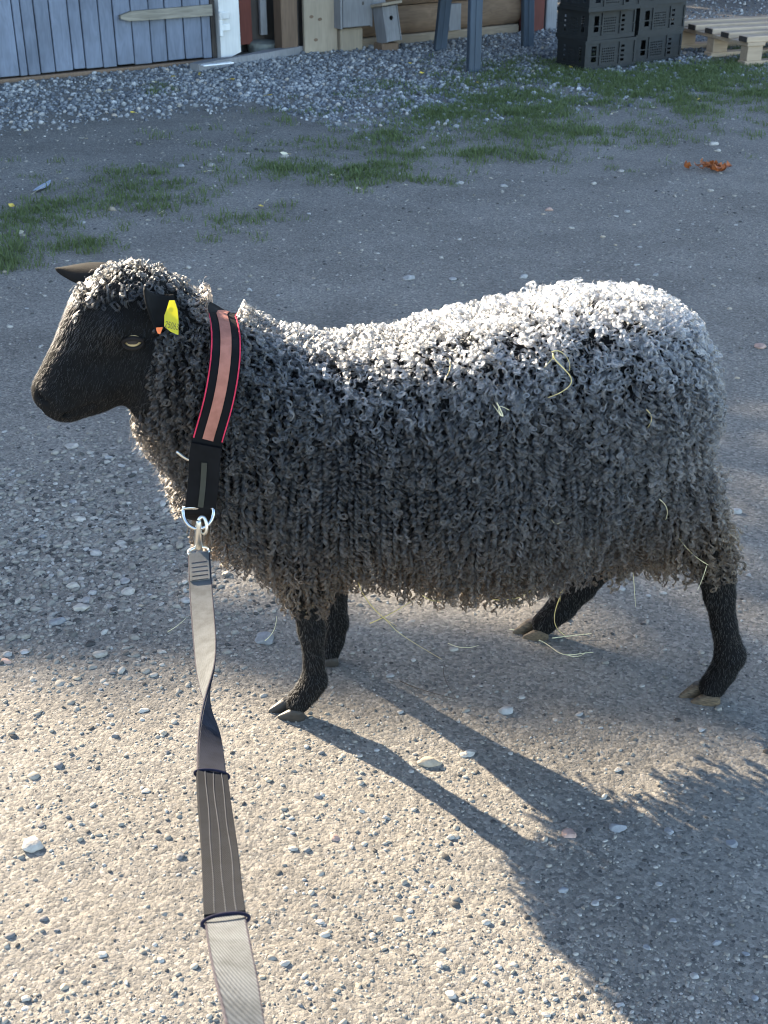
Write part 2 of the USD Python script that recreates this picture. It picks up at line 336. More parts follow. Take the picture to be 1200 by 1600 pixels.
def rock(seed, n=1, flat=.62, rough=.30):
    r = np.random.default_rng(seed)
    v = trimesh.creation.icosphere(n).vertices.copy()
    for _ in range(5):                                                         # broken faces
        d = r.normal(size=3); d /= np.linalg.norm(d); c = r.uniform(.55, .9)
        s = v @ d; v = v - np.outer(np.maximum(s - c, 0), d)
    v *= 1 + rough * (meshkit.noise(v * 1.7 + seed * 7.3, seed)[:, None] - .5)
    v *= [1, r.uniform(.6, .95), flat * r.uniform(.8, 1.2)]
    return trimesh.convex.convex_hull(v) if n < 2 else trimesh.Trimesh(v, trimesh.creation.icosphere(n).faces, process=False)
def instancer(path, protos, pts, idx, scales, quats, label, cat_, holder=None):
    pi = UsdGeom.PointInstancer.Define(stage, path)
    for k, (m, mt, sm) in enumerate(protos):
        q = usdkit.mesh(stage, f'{path}/kinds/kind_{k:03d}', m, MAT[mt], smooth=sm)
        pi.CreatePrototypesRel().AddTarget(q.GetPath())
    pi.CreateProtoIndicesAttr(Vt.IntArray.FromNumpy(np.asarray(idx, np.int32)))
    pi.CreatePositionsAttr(Vt.Vec3fArray.FromNumpy(np.asarray(pts, np.float32)))
    pi.CreateScalesAttr(Vt.Vec3fArray.FromNumpy(np.asarray(scales, np.float32)))
    pi.CreateOrientationsAttr([Gf.Quath(float(a), float(b), float(c), float(d)) for a, b, c, d in quats])
    tag(pi, label, cat_, None, 'stuff')
    return pi.GetPrim()
def spin(r, n, tilt=.25):
    a = r.uniform(0, 2 * np.pi, n); q1 = np.stack([np.cos(a / 2), 0 * a, 0 * a, np.sin(a / 2)], 1)
    ax = r.uniform(0, 2 * np.pi, n); b = r.normal(0, tilt, n)
    q2 = np.stack([np.cos(b / 2), np.cos(ax) * np.sin(b / 2), np.sin(ax) * np.sin(b / 2), 0 * b], 1)
    w1, x1, y1, z1 = q2.T; w2, x2, y2, z2 = q1.T
    return np.stack([w1*w2-x1*x2-y1*y2-z1*z2, w1*x2+x1*w2+y1*z2-z1*y2, w1*y2-x1*z2+y1*w2+z1*x2, w1*z2+x1*y2-y1*x2+z1*w2], 1)

rg = np.random.default_rng(11)
pebble_kinds = [(rock(k, 1), 'pebble', 45) for k in range(9)]
N = 78000                                                                      # fine gravel pressed into the earth
py_ = 1.12 + 6.2 * rg.random(N) ** 2.1
px_ = rg.uniform(-.33, .33, N) * (py_ + .55)
sz = np.exp(rg.normal(math.log(.0021), .48, N)) * (1 + .10 * np.maximum(py_ - 2, 0))
clump = meshkit.fbm(np.stack([px_ * 2.2, py_ * 2.2, 0 * px_], 1), 3, 21)
loose = np.exp(-(((px_ + .75) / .55) ** 2 + ((py_ - 2.5) / .42) ** 2))            # a drift of loose stones left of the sheep
keep = rg.random(N) < .75 * np.clip((clump - .28) * 2.4, .10, 1) + loose
sz = sz * (1 + .8 * loose)
px_, py_, sz = px_[keep], py_[keep], np.minimum(sz[keep], .0085)
fx = rg.uniform(-2.6, 3.2, 9000); fy = rg.uniform(3.2, 8.6, 9000); fs_ = np.exp(rg.normal(math.log(.0048), .45, 9000)); fk = (np.column_stack([fx, fy]) - [-2.418, 8.385]) @ [.556, -.831] > .3
px_, py_, sz = np.r_[px_, fx[fk]], np.r_[py_, fy[fk]], np.r_[sz, np.minimum(fs_[fk], .013)]
n2 = 7000
ex, ey = rg.normal(-.78, .36, n2), rg.normal(2.5, .26, n2); es = np.exp(rg.normal(math.log(.0055), .4, n2))
px_, py_, sz = np.r_[px_, ex], np.r_[py_, ey], np.r_[sz, np.minimum(es, .014)]
pz_ = relief(px_, py_) + sz * rg.uniform(-.45, .12, len(sz))
instancer('/World/gravel', pebble_kinds, np.stack([px_, py_, pz_], 1), rg.integers(0, 9, len(sz)), np.repeat(sz[:, None], 3, 1), spin(rg, len(sz)),
          'fine beige and grey gravel pressed into the yard', 'gravel')
# the stones one can pick out, each a part of the ground: (x, y in the photograph, width there, kind)
STONES = [(640,438,22,'stone_grey'),(708,438,14,'stone_grey'),(818,434,16,'stone_grey'),(112,700,22,'stone_pale'),(170,718,14,'stone_grey'),(190,730,13,'stone_grey'),(125,812,20,'stone_pale'),(147,810,14,'stone_pale'),(118,806,13,'stone_pale'),(67,840,15,'stone_blue'),
 (114,785,12,'stone_blue'),(100,792,11,'stone_pale'),(60,799,12,'stone_pale'),(150,866,20,'stone_grey'),(115,915,23,'stone_pale'),(130,950,30,'stone_pale'),(90,972,28,'stone_blue'),(200,925,24,'stone_pale'),(135,938,18,'stone_grey'),(195,908,18,'stone_grey'),(290,938,20,'stone_grey'),
 (415,999,32,'stone_blue'),(145,926,16,'stone_grey'),(110,935,16,'stone_pale'),(12,1022,16,'stone_grey'),(38,1018,15,'stone_grey'),(10,1033,18,'stone_pink'),(92,1196,18,'stone_dark'),(50,1320,36,'stone_pale'),(16,1462,17,'stone_dark'),(65,1290,12,'stone_dark'),(68,1436,14,'stone_dark'),(160,1492,17,'stone_pale'),
 (523,1307,18,'stone_pink'),(497,1241,14,'stone_dark'),(457,1325,17,'stone_pale'),(480,1326,12,'stone_dark'),(735,1176,24,'stone_pale'),(790,1110,26,'stone_grey'),(965,1293,30,'stone_blue'),(889,1303,24,'stone_pink'),(1143,1317,20,'stone_blue'),(1045,1297,16,'stone_blue'),(880,1390,18,'stone_blue'),(1120,1472,16,'stone_blue'),(1052,1438,14,'stone_grey'),
 (1165,1490,13,'stone_blue'),(704,1553,20,'stone_pale'),(690,1507,14,'stone_grey'),(855,1585,16,'stone_pale'),(968,1569,16,'stone_grey'),(930,1410,14,'stone_grey'),(965,1202,14,'stone_pale'),(1148,802,21,'stone_grey'),(970,920,16,'stone_grey'),(1010,803,12,'stone_grey'),(1120,775,14,'stone_grey'),(859,330,16,'stone_pink'),(928,288,12,'stone_pale'),
 (1115,226,17,'stone_pale'),(1121,236,12,'stone_pale'),(970,268,12,'stone_pale'),(1188,543,20,'stone_pink'),(787,292,13,'stone_grey'),(718,287,15,'stone_grey'),(995,414,11,'stone_grey'),(1025,430,11,'stone_grey'),(893,357,10,'stone_pale'),(1110,300,11,'stone_pale'),(980,332,11,'stone_grey'),(330,260,14,'stone_pale'),(283,260,11,'stone_grey'),(444,246,15,'stone_pale'),
 (660,232,11,'stone_pale'),(128,348,12,'stone_grey'),(176,329,16,'stone_tan'),(34,367,15,'stone_pale'),(390,455,12,'stone_grey'),(420,1218,13,'stone_tan'),(610,1055,13,'stone_grey'),(625,1112,12,'stone_grey'),(672,1190,38,'stone_tan'),(560,1180,13,'stone_pale'),(565,1265,14,'stone_pale'),(705,1307,15,'stone_pale'),(815,1087,12,'stone_pale'),
 (225,1110,16,'stone_pale'),(240,1055,14,'stone_pale'),(180,1150,12,'stone_dark'),(175,1052,12,'stone_dark'),(255,1145,14,'stone_tan'),(60,1110,14,'stone_tan'),(120,1060,13,'stone_tan'),(228,1234,14,'stone_pale'),(282,1338,15,'stone_dark'),(445,1505,16,'stone_pale'),(500,1440,15,'stone_pale'),(470,1570,12,'stone_dark'),(250,1500,14,'stone_pale'),(100,1540,16,'stone_tan'),(40,1560,15,'stone_pale'),
 (600,1480,13,'stone_tan'),(760,1440,14,'stone_pale'),(640,1420,12,'stone_pale'),(560,1540,14,'stone_tan'),(780,1510,14,'stone_pale'),(812,1545,12,'stone_pale'),(726,1178,16,'stone_pale'),(905,1115,13,'stone_grey'),(1095,1140,12,'stone_grey'),(1030,1380,12,'stone_grey'),(1010,1480,12,'stone_blue'),(1180,1560,14,'stone_blue'),(1085,1525,14,'stone_grey'),(960,1500,12,'stone_grey')]
for k, (sx, sy, w, mt) in enumerate(STONES):
    p = on_z(sx, sy); dpt = (p - EYE) @ FWD; r_ = w / FPX * dpt / 2
    m = rock(200 + k, 2, .5, .35); m.apply_scale(r_); a = (k * 2.39) % 6.28
    m.apply_transform(trimesh.transformations.rotation_matrix(.5 * math.sin(a * 3), [0, 0, 1]))
    m.apply_translation([p[0], p[1], relief(p[:1], p[1:2])[0] + r_ * .12])
    part(yard, 'stone', m, mt, 40)
# medium stones strewn over the rest
rs = np.random.default_rng(5)
for k in range(120):
    sx, sy = rs.uniform(0, 1200), 330 + 1270 * rs.random() ** .8
    p = on_z(sx, sy); dpt = (p - EYE) @ FWD; r_ = rs.uniform(6, 11) / FPX * dpt / 2
    if not (-.15 < p[0] < .7 and 1.78 < p[1] < 2.25):
        m = rock(500 + k, 1, .55, .35); m.apply_scale(r_); m.apply_translation([p[0], p[1], relief(p[:1], p[1:2])[0] + r_ * .1])
        part(yard, 'stone', m, ['stone_grey', 'stone_tan', 'stone_tan', 'stone_dark', 'stone_tan', 'stone_grey'][k % 6], 40)

# ---------------------------------------------------------------- the barn across the yard
A0 = np.array([-2.418, 8.385]); U2 = np.array([.831, .556]); N2 = np.array([.556, -.831]); ROT = math.atan2(.556, .831)
def wall_s(px, py, out=0.0):
    """Distance along the barn's front and height of the point of that plane seen at a pixel."""
    d = ray(px, py); a = A0 + N2 * out; k = ((a - EYE[:2]) @ N2) / (d[:2] @ N2); p = EYE + d * k
    return (p[:2] - A0) @ U2, p[2]
def ws(px): return wall_s(px, 130 - 35 * px / 335.0 if px < 335 else max(95 - 30 * (px - 335) / 290.0, 35))[0]
EAVE_OUT = .35
q = np.array([-.668, 2.168])                                                      # where the eave's shadow falls in the yard
k_ = ((A0 + N2 * EAVE_OUT - q) @ N2) / (SUN_H @ N2); EAVE = k_ * math.tan(SUN_EL)
barn = thing('barn', (*A0, 0), 'weathered timber barn with a blue plank door and log wall across the yard', 'barn', rz=ROT)
L0, L1 = -8.0, ws(866)
def bpart(name, m, mt, parent=barn, **kw): return part(parent, name, m, mt, **kw)
bpart('wall', cat([box((L0, .32, 0), (L1, 4.6, EAVE - .12)), box((L0, .1, 0), (-.5, .32, EAVE - .12)), box((-.5, .1, 2.06), (L1, .32, EAVE - .12)), box((ws(470), .1, .0), (ws(524), .32, 2.06))]), 'wood_dark')
for k in range(2):                                                                # roof: two low slopes
    y0, y1 = (-EAVE_OUT, 2.35) if k == 0 else (5.0, 2.35)
    z0, z1 = EAVE - .06, EAVE + .55
    v = [(L0 - .3, y0, z0), (L1 + .3, y0, z0), (L1 + .3, y1, z1), (L0 - .3, y1, z1)]
    v = np.array(v + [(a, b, c + .06) for a, b, c in v]); bpart('roof', trimesh.convex.convex_hull(v), 'roof_tile')
edges = [-40, -18, 1, 33, 46, 66, 89, 117, 136, 163, 185, 212, 239.6, 264, 291, 318.5, 333]
door = bpart('door', box((ws(-40), .06, .05), (ws(333), .095, 2.0)), 'wood_dark')
rb = np.random.default_rng(3)
for a, b in zip(edges[:-1], edges[1:]):
    m = box((ws(a) + .0035, .0 + rb.uniform(0, .005), .028 + rb.uniform(0, .012)), (ws(b) - .0035, .058, 2.02), .004)
    bpart('board', m, 'paint_blue', door)
bpart('threshold', box((ws(-40), -.025, -.03), (ws(334), .055, .024), .006), 'wood_brown')
sh = wall_s(196, 25)[1]; s0, s1 = ws(193), ws(333)
v = [(s0, -.035, sh - .012), (s0 + .06, -.035, sh - .03), (s1, -.035, sh - .035), (s1, -.035, sh + .035), (s0 + .08, -.035, sh + .03), (s0, -.035, sh + .01)]
v = np.array(v + [(a, -.004, c) for a, b, c in v]); bpart('strap_hinge', trimesh.convex.convex_hull(v), 'wood_strap', door, label='weathered hinge batten with its paint worn off')
x0, x1 = ws(343), ws(374)
post = bpart('post', trimesh.convex.convex_hull(np.array([(a, y, z) for y in (-.03, .1) for a, z in ((x0, .0), (x1, .055), (x1, 2.1), (x0, 2.1))])), 'paint_white', label='white painted door post')
for dz, h_ in ((.0, .055), (.075, .11)):                                            # the hinge pin and its plate
    zc = wall_s(342, 24)[1] - dz
    bpart('hinge', cat([box((x0 - .012, -.062, zc - h_ / 2), (x0 + .012, -.031, zc + h_ / 2), .006), box((x0 + .008, -.044, zc - .022), (x0 + .075, -.0315, zc + .022), .004)]), 'paint_white', post)
bpart('post', box((ws(335), .02, .01), (ws(342) - .004, .1, 2.05)), 'wood_dark')  # dark infill standing in for the shaded gap at the door edge
for a, b, y, mt in ((374, 400, .20, 'paint_red'), (400, 419, .215, 'paint_red'), (419, 440, .23, 'wood_dark')):
    bpart('panel', box((ws(a) + .002, y, .06), (ws(b) - .002, y + .09, 2.05), .004), mt)
bpart('batten', box((ws(428), .17, .12), (ws(438), .2, .36), .004), 'wood_grey')
bpart('post', box((ws(440), -.02, .02), (ws(465), .1, 2.1), .008), 'wood_brown', label='brown timber door post')
bpart('post', box((ws(466) , .03, .02), (ws(471.5), .1, 2.1)), 'wood_dark')  # dark infill strip colouring in the shaded gap before the raw board
bpart('board', box((ws(472), -.045, .0), (ws(523), -.012, 1.9), .005), 'wood_raw', label='wide raw board with dark knots')
kn = [bpart('knot', trimesh.creation.icosphere(2, 1.).apply_transform(trimesh.transformations.scale_and_translate([.017, .0022, .011], [ws(a), -.045, wall_s(a, b)[1]])), 'wood_brown') for a, b in ((483, 25), (496, 29), (489, 61))]
# log wall: courses of squared logs above a pale sill
LS0, LS1 = ws(524), ws(848)
zt = wall_s(650, 53)[1]
bpart('sill', box((LS0, .0, -.02), (ws(812), .3, zt), .012), 'wood_sill', label='pale sill beam under the logs')
zz = zt + .003
rl = np.random.default_rng(8)
for k in range(7):
    h_ = [.20, .21, .2, .22, .21, .2, .21][k]
    yz = np.array([(.05, 0), (.02, .05), (.015, .1), (.02, .15), (.05, 1)]) * [1, 1]
    m = []
    xs = np.linspace(LS0, LS1, 40); pr = np.array([(.30, 0), (.06, .0), (.022, .035), (.012, h_ / 2), (.024, h_ - .035), (.06, h_ - .004), (.30, h_ - .004)])
    V = []
    for i, x in enumerate(xs):
        wv = .006 * np.sin(x * 3 + k) + .004 * rl.normal()
        V += [(x, y + (wv if y < .2 else 0), zz + z) for y, z in pr]
    n_ = len(pr); F = []
    for i in range(len(xs) - 1):
        for j in range(n_):
            j2 = (j + 1) % n_; F += [[i * n_ + j, (i + 1) * n_ + j, (i + 1) * n_ + j2], [i * n_ + j, (i + 1) * n_ + j2, i * n_ + j2]]
    for j in range(1, n_ - 1): F += [[0, j, j + 1], [(len(xs) - 1) * n_, (len(xs) - 1) * n_ + j + 1, (len(xs) - 1) * n_ + j]]
    t = trimesh.Trimesh(V, F, process=False); t.fix_normals()
    bpart('log', t, 'wood_log', smooth=40)
    zz += h_ + .002
a, b = ws(703), ws(718)
bpart('notch_post', trimesh.convex.convex_hull(np.array([(x, y, z) for y in (-.012, .03) for x, z in ((a - .015, zt + .002), (a - .004, zt + .09), (a - .03, zt + .19), (b, zt + .19), (b, zt + .002))])), 'wood_grey')
bpart('post', box((ws(815), -.055, .0), (ws(843), .045, 2.2), .006), 'paint_red', label='red painted corner post')
bpart('post', box((ws(849), -.03, .0), (ws(866), .3, EAVE - .13), .006), 'wood_grey', label='grey corner board')

def ground_at(px, py): p = on_z(px, py); return np.array([p[0], p[1], relief(p[:1], p[1:2])[0]])
def face(cx, rot=ROT): return cx
# plank on the ground below the door, the pale strip lying on it, a stone by the post
p0, p1 = on_z(306, 112), on_z(470, 83)
d = (p1 - p0)[:2]; L = np.linalg.norm(d)
t = thing('plank', (*p0[:2], .0), 'weathered grey plank lying on the gravel below the barn door post', 'plank', rz=math.atan2(d[1], d[0]))
xs = np.linspace(0, L, 14); V = []
for x in xs:
    wob = .006 * math.sin(x * 7) ; V += [(x, -.035 + wob, .0), (x, .055 + wob, .0), (x, .05 + wob, .05 + .004 * math.sin(x * 11)), (x, -.03 + wob, .052)]
F = []
for i in range(13):
    for j in range(4): F += [[i*4+j, (i+1)*4+j, (i+1)*4+(j+1)%4], [i*4+j, (i+1)*4+(j+1)%4, i*4+(j+1)%4]]
F += [[0, 1, 2], [0, 2, 3], [52, 54, 53], [52, 55, 54]]
tm = trimesh.Trimesh(V, F, process=False); tm.fix_normals(); part(t, 'board', tm, 'wood_grey', 40)
p = on_z(340, 100, .06); t = thing('plastic_strip', (*p[:2], .0), 'small glossy white strip lying on the plank beside the blue door', 'plastic strip', rz=ROT)  # plain glossy white strip, material left open
part(t, 'strip', box((-.11, -.022, .056), (.11, .03, .064), .003), 'white_plastic')
p = on_z(418, 84); t = thing('boulder', (*(p[:2] - N2 * .03), .0), 'grey green boulder in the recess between the red panel and brown post', 'boulder')
m = rock(77, 2, .7, .3); m.apply_scale([.14, .11, .1]); m.apply_translation([0, .03, .03]); part(t, 'stone', m, 'stone_plinth', 40)

# nest boxes leaning at the log wall
p = ground_at(550, 79)
t = thing('wood_block', p, 'short pale wooden block under the large grey nest box', 'wooden block', rz=ROT)
part(t, 'block', box((-.09, .0, -.02), (.1, .12, .15), .012), 'wood_raw')
zb = on_y(550, 43, p[1])[2]
t = thing('nest_box', (p[0], p[1], zb), 'large grey weathered nest box standing on the pale wooden block', 'nest box', rz=ROT)
part(t, 'front_panel', box((-.105, -.055, .01), (.13, -.037, .36), .004), 'wood_grey')
part(t, 'side_panel', box((-.123, -.05, .0), (-.107, .16, .36), .004), 'wood_grey'); part(t, 'side_panel', box((.132, -.05, .0), (.148, .16, .36), .004), 'wood_grey')
part(t, 'floor', box((-.106, -.036, .005), (.131, .16, .025)), 'wood_dark'); part(t, 'back_panel', box((-.106, .162, .0), (.131, .178, .36)), 'wood_grey')
part(t, 'roof', box((-.15, -.11, .362), (.175, .2, .385), .004), 'wood_grey'); part(t, 'knot', trimesh.creation.icosphere(2, 1.).apply_transform(trimesh.transformations.scale_and_translate([.009, .002, .013], [.062, -.0555, .165])), 'wood_dark')
p = ground_at(608, 79)
t = thing('wood_block', p, 'dark wooden block under the small nest box with a round hole', 'wooden block', rz=ROT)
part(t, 'block', box((-.07, -.02, -.02), (.075, .1, .055), .008), 'wood_brown')
zb = on_y(608, 66, p[1])[2]
t = thing('nest_box', (p[0], p[1] + .02, zb), 'small grey nest box with a round hole and overhanging roof', 'nest box', rz=ROT)
lean = trimesh.transformations.rotation_matrix(math.radians(-9), [1, 0, 0]) @ trimesh.transformations.rotation_matrix(math.radians(-4), [0, 1, 0])
def lp(name, m, mt, parent=t):
    m.apply_transform(lean); return part(parent, name, m, mt)
import shapely.geometry as sg
fr = sg.box(-.056, 0, .056, .235).difference(sg.Point(.004, .155).buffer(.0165, 10))
fm = trimesh.creation.extrude_polygon(fr, .014, engine='earcut'); fm.apply_transform(np.array([[1, 0, 0, 0], [0, 0, -1, -.05], [0, 1, 0, .004], [0, 0, 0, 1.]]))
lp('front_panel', fm, 'wood_grey')
for sx in (-.066, .057): lp('side_panel', box((sx, -.072, .0), (sx + .009, .06, .245), .002), 'wood_grey')
lp('back_panel', box((-.056, .061, .0), (.056, .075, .3)), 'wood_grey'); lp('floor', box((-.056, -.049, .001), (.056, .06, .012)), 'wood_dark')
lp('roof', box((-.09, -.115, .247), (.082, .1, .266), .003), 'wood_raw')

# slate blue table: four legs, rails, top above the picture
feet = [on_z(x, y)[:2] for x, y in ((739.5, 112), (891, 98), (687, 79), (824, 73))]
c = np.mean(feet, 0)
t = thing('table', (*c, 0), 'slate blue wooden table in front of the log wall, only its legs in view', 'table')
tops = [f_ + np.array(o) for f_, o in zip(feet, ((0.0, 0), (0, 0), (.045, -.02), (-.02, 0)))]
for f_, g_ in zip(feet, tops):
    w_ = .043
    m = box((-w_, -.026, 0), (w_, .026, .86), .005); m = cat([m, box((-.006, -.031, .0), (w_ - .004, -.0265, .86), .002)])
    m.apply_transform(trimesh.transformations.rotation_matrix(ROT * .6, [0, 0, 1])); vv = m.vertices.copy(); vv[:, :2] += (g_ - f_) * vv[:, 2:3] / .5 ; m.vertices = vv
    m.apply_translation([*(f_ - c), 0]); part(t, 'leg', m, 'paint_slate')
e1 = (feet[1] - feet[0]); e2 = (feet[2] - feet[0])
for a, b in ((0, 1), (2, 3), (0, 2), (1, 3)):
    A, B = feet[a] - c, feet[b] - c; dd = B - A; Lr = np.linalg.norm(dd)
    m = box((.05, -.012, .76), (Lr - .05, .012, .85), .003); m.apply_transform(trimesh.transformations.rotation_matrix(math.atan2(dd[1], dd[0]), [0, 0, 1])); m.apply_translation([*A, 0]); part(t, 'rail', m, 'paint_slate')
ang = math.atan2(e1[1], e1[0])
for k in range(7):
    m = box((-.62, -.62 + k * .18, .862), (.62, -.62 + k * .18 + .165, .89), .004); m.apply_transform(trimesh.transformations.rotation_matrix(ang, [0, 0, 1])); part(t, 'slat', m, 'paint_slate')

# black plastic crates: two stacks
def lattice_wall(w, h, slot):
    """A crate side: rim, ribs, a grip slot, and fields of diamond holes."""
    s = sg.box(0, 0, w, h); holes = []
    def diamonds(x0, z0, x1, z1, p=.0165):
        for i in range(int((x1 - x0) / p)):
            for j in range(int((z1 - z0) / p)):
                cx, cz = x0 + (i + .5) * p, z0 + (j + .5) * p
                holes.append(sg.Polygon([(cx - .006, cz), (cx, cz - .006), (cx + .006, cz), (cx, cz + .006)]))
    if slot: holes.append(sg.box(w * .12, h * .25, w * .22, h * .95 - .02))
    diamonds(w * .32, h * .18, w * .62, h * .85)
    for j in range(4): holes.append(sg.box(w * .70, h * (.2 + .17 * j), w * .78, h * (.29 + .17 * j)))
    from shapely.ops import unary_union
    return trimesh.creation.extrude_polygon(s.difference(unary_union(holes)), .004, engine='earcut')
CW, CD, CH = .44, .30, .19
def crate(label):
    t = thing('plastic_crate', (0, 0, 0), label, 'crate', 'black plastic crates stacked at the log wall', rz=ROT)
    f_ = lattice_wall(CW - .012, CH - .02, True); f_.apply_transform(np.array([[1, 0, 0, .006], [0, 0, -1, .008], [0, 1, 0, .01], [0, 0, 0, 1.]]))
    part(t, 'front_side', f_, 'crate_plastic')
    g_ = f_.copy(); g_.apply_translation([0, CD - .012, 0]); part(t, 'back_side', g_, 'crate_plastic')
    s_ = lattice_wall(CD - .012, CH - .02, True); s_.apply_transform(np.array([[0, 0, 1., .004], [1, 0, 0, .006], [0, 1, 0, .01], [0, 0, 0, 1.]])); s_.invert() if s_.volume < 0 else None
    part(t, 'end_side', s_, 'crate_plastic'); h_ = s_.copy(); h_.apply_translation([CW - .012, 0, 0]); part(t, 'end_side', h_, 'crate_plastic')
    part(t, 'floor', box((.006, .006, .004), (CW - .006, CD - .006, .012)), 'crate_plastic')
    r = []
    for z0, z1, o in ((CH - .022, CH - .002, .0), (.0, .028, .0), (.085, .092, .002)):
        r += [box((o, o, z0), (CW - o, o + .007, z1)), box((o, CD - o - .007, z0), (CW - o, CD - o, z1)), box((o, o + .0072, z0), (o + .007, CD - o - .0072, z1)), box((CW - o - .007, o + .0072, z0), (CW - o, CD - o - .0072, z1))]
    part(t, 'rim', cat(r), 'crate_plastic')
    rb_ = []
    for x in (.0, CW * .28, CW * .66, CW - .018):
        rb_.append(box((x, -.003, .029), (x + .014, .0038, .0845))); rb_.append(box((x, -.003, .0925), (x + .014, .0038, CH - .0225)))
    part(t, 'rib', cat(rb_), 'crate_plastic', kind='stuff')
    return t
P1 = on_z(912, 112)[:2]; P2 = on_z(990, 101)[:2]
c0 = crate('bottom black crate of the front stack beside the blue table leg')
names = [('front', P1), ('rear', P2)]
def move(o, loc, rz):
    xf = UsdGeom.Xformable(o); xf.ClearXformOpOrder(); xf.AddTranslateOp(opSuffix='at').Set(Gf.Vec3d(*map(float, loc))); xf.AddRotateZOp(opSuffix='turn').Set(math.degrees(rz))
move(c0, (*P1, 0), ROT - .04)
offs = {0: [(0, 0, 0), (.012, .0, .05), (-.03, -.04, -.03)], 1: [(0, 0, 0), (.012, -.004, 0.02), (-.01, .0, -.03)]}
words_ = [['bottom', 'middle', 'topmost'], ['front stack, nearest the blue table leg', 'rear stack, next to the wooden pallet']]
for sidx, (nm, P_) in enumerate(names):
    for lv in range(3):
        if sidx == 0 and lv == 0: continue
        dx, dy, dr = offs[sidx][lv]; xy = P_ + U2 * dx - N2 * dy
        copy_of(c0, (*xy, lv * (CH - .004)), ROT + dr, label=f'{words_[0][lv]} black plastic crate of the {words_[1][sidx]}')

# wooden pallet at the right edge
Q = on_z(1163, 104)[:2]; far = on_z(1050, 74)[:2]
ex2 = far - Q; Wd = np.linalg.norm(ex2); ex2 /= Wd; ex1 = np.array([ex2[1], -ex2[0]]); prot = math.atan2(ex1[1], ex1[0])
t = thing('pallet', (*Q, 0), 'pale wooden pallet with shade-dark slat ends on the grass beside the black crates', 'pallet', rz=prot)
PL = 1.2; top = .125
for k in range(3):
    y = [0, Wd / 2 - .05, Wd - .1][k]
    for x in (0, PL / 2 - .07, PL - .14):
        b_ = part(t, 'block', box((x + .012, y, .032), (x + .13, y + .085, .128), .003), 'wood_pallet')
    part(t, 'skid', box((0, y - .003, .0), (PL, y + .088, .0315), .003), 'wood_pallet')
for x in (0, PL / 2 - .07, PL - .14): part(t, 'stringer', box((x, -.01, .1285), (x + .14, Wd + .01, .152), .003), 'wood_pallet')
for k in range(5):
    y = (Wd - .09) * k / 4 - .005
    s_ = part(t, 'slat', box((-.005 - .006 * (k % 2), y, .1525), (PL, y + .095, .19), .004), 'wood_pallet')
    part(s_, 'slat_end', box((-.0115 - .006 * (k % 2), y + .004, .155), (-.0055 - .006 * (k % 2), y + .091, .187)), 'wood_end')  # thin dark plate colours in the shade on each slat end

# another red shed further back on the right, of which only the foot is in view
sp = on_z(1040, 2)[:2]
t = thing('shed', (*sp, 0), 'red painted shed on grey stones far behind the wooden pallet', 'shed', rz=ROT)
part(t, 'wall', box((-.2, .3, .1), (7.5, 4.5, 2.6)), 'wood_dark')
for k in range(40): part(t, 'board', box((-.2 + k * .192, .26, .12), (-.2 + k * .192 + .186, .299, 2.55), .004), 'paint_red')
for k in range(6): part(t, 'foundation_stone', rock(900 + k, 2).apply_scale([.2, .18, .2]).apply_translation([.1 + k * 1.4, .35, .04]), 'stone_plinth', 40)
part(t, 'roof', trimesh.convex.convex_hull(np.array([(-.5, -.1, 2.5), (7.8, -.1, 2.5), (7.8, 2.4, 3.4), (-.5, 2.4, 3.4), (7.8, 4.9, 2.5), (-.5, 4.9, 2.5)])), 'roof_tile')
for x in (.35, 1.25): part(t, 'post', box((x, -.1, 0), (x + .22, .05, 2.5), .01), 'paint_red' if x < 1 else 'wood_brown')

# ---------------------------------------------------------------- the tree behind the barn, whose crown shades the yard
SC = np.array([SUN_H[1], -SUN_H[0]]); AT = 16.0; TAN = math.tan(SUN_EL)
la, lb = np.array([-.753, 2.098]), np.array([.673, 1.797])
ca, cb, aa, ab = la @ SC, lb @ SC, la @ SUN_H, lb @ SUN_H
def crown_top(c):
    h = (AT - (aa + (ab - aa) * (c - ca) / (cb - ca))) * TAN
    return np.where(c > 4.2, (AT - (aa + (ab - aa) * (4.2 - ca) / (cb - ca))) * TAN - .14 * (c - 4.2) ** 2, h)
rt = np.random.default_rng(17)
NL = 17000
cc = np.where(rt.random(NL) < .07, rt.uniform(.7, 2.0, NL), rt.uniform(1.75, 8.2, NL))
hh = crown_top(cc) - np.where(cc < 1.85, .02 + .13 * rt.random(NL), (2.8 + .9 * np.clip(cc - 1.8, 0, 4)) * rt.random(NL) ** 1.1)
hh += rt.normal(0, 1, NL) * np.where(cc < 1.85, .02, .06); dd_ = rt.normal(0, .75, NL) * np.clip((cc - .2) / 1.5, .25, 1)
lc = np.stack([*(SC[:, None] * cc + SUN_H[:, None] * (AT + dd_)), hh + dd_ * TAN], 1)
tree_at = np.array([*(SC * 4.6 + SUN_H * AT), 0.0])
tree = thing('tree', tree_at, 'broad leafy tree behind the barn whose shade falls across the yard', 'tree')
a1 = rt.normal(size=(NL, 3)); a1 /= np.linalg.norm(a1, axis=1, keepdims=True); a2 = np.cross(a1, rt.normal(size=(NL, 3))); a2 /= np.linalg.norm(a2, axis=1, keepdims=True)
ls = rt.uniform(.05, .1, NL)[:, None]
LV = np.stack([lc - a1 * ls, lc + a2 * ls * .6, lc + a1 * ls, lc - a2 * ls * .6], 1).reshape(-1, 3) - tree_at
LF = np.arange(NL * 4).reshape(-1, 4)
part(tree, 'crown', (LV, LF), 'leaf_crown', kind='stuff')
def tp(c, h, d=0): return np.array([*(SC * c + SUN_H * (AT + d)), h]) - tree_at
tk = [tube(spline([tp(4.6, -.2), tp(4.7, 2.2), tp(4.5, 4.5), tp(4.4, 6.8)], 16), np.linspace(.26, .07, 16), 10)]
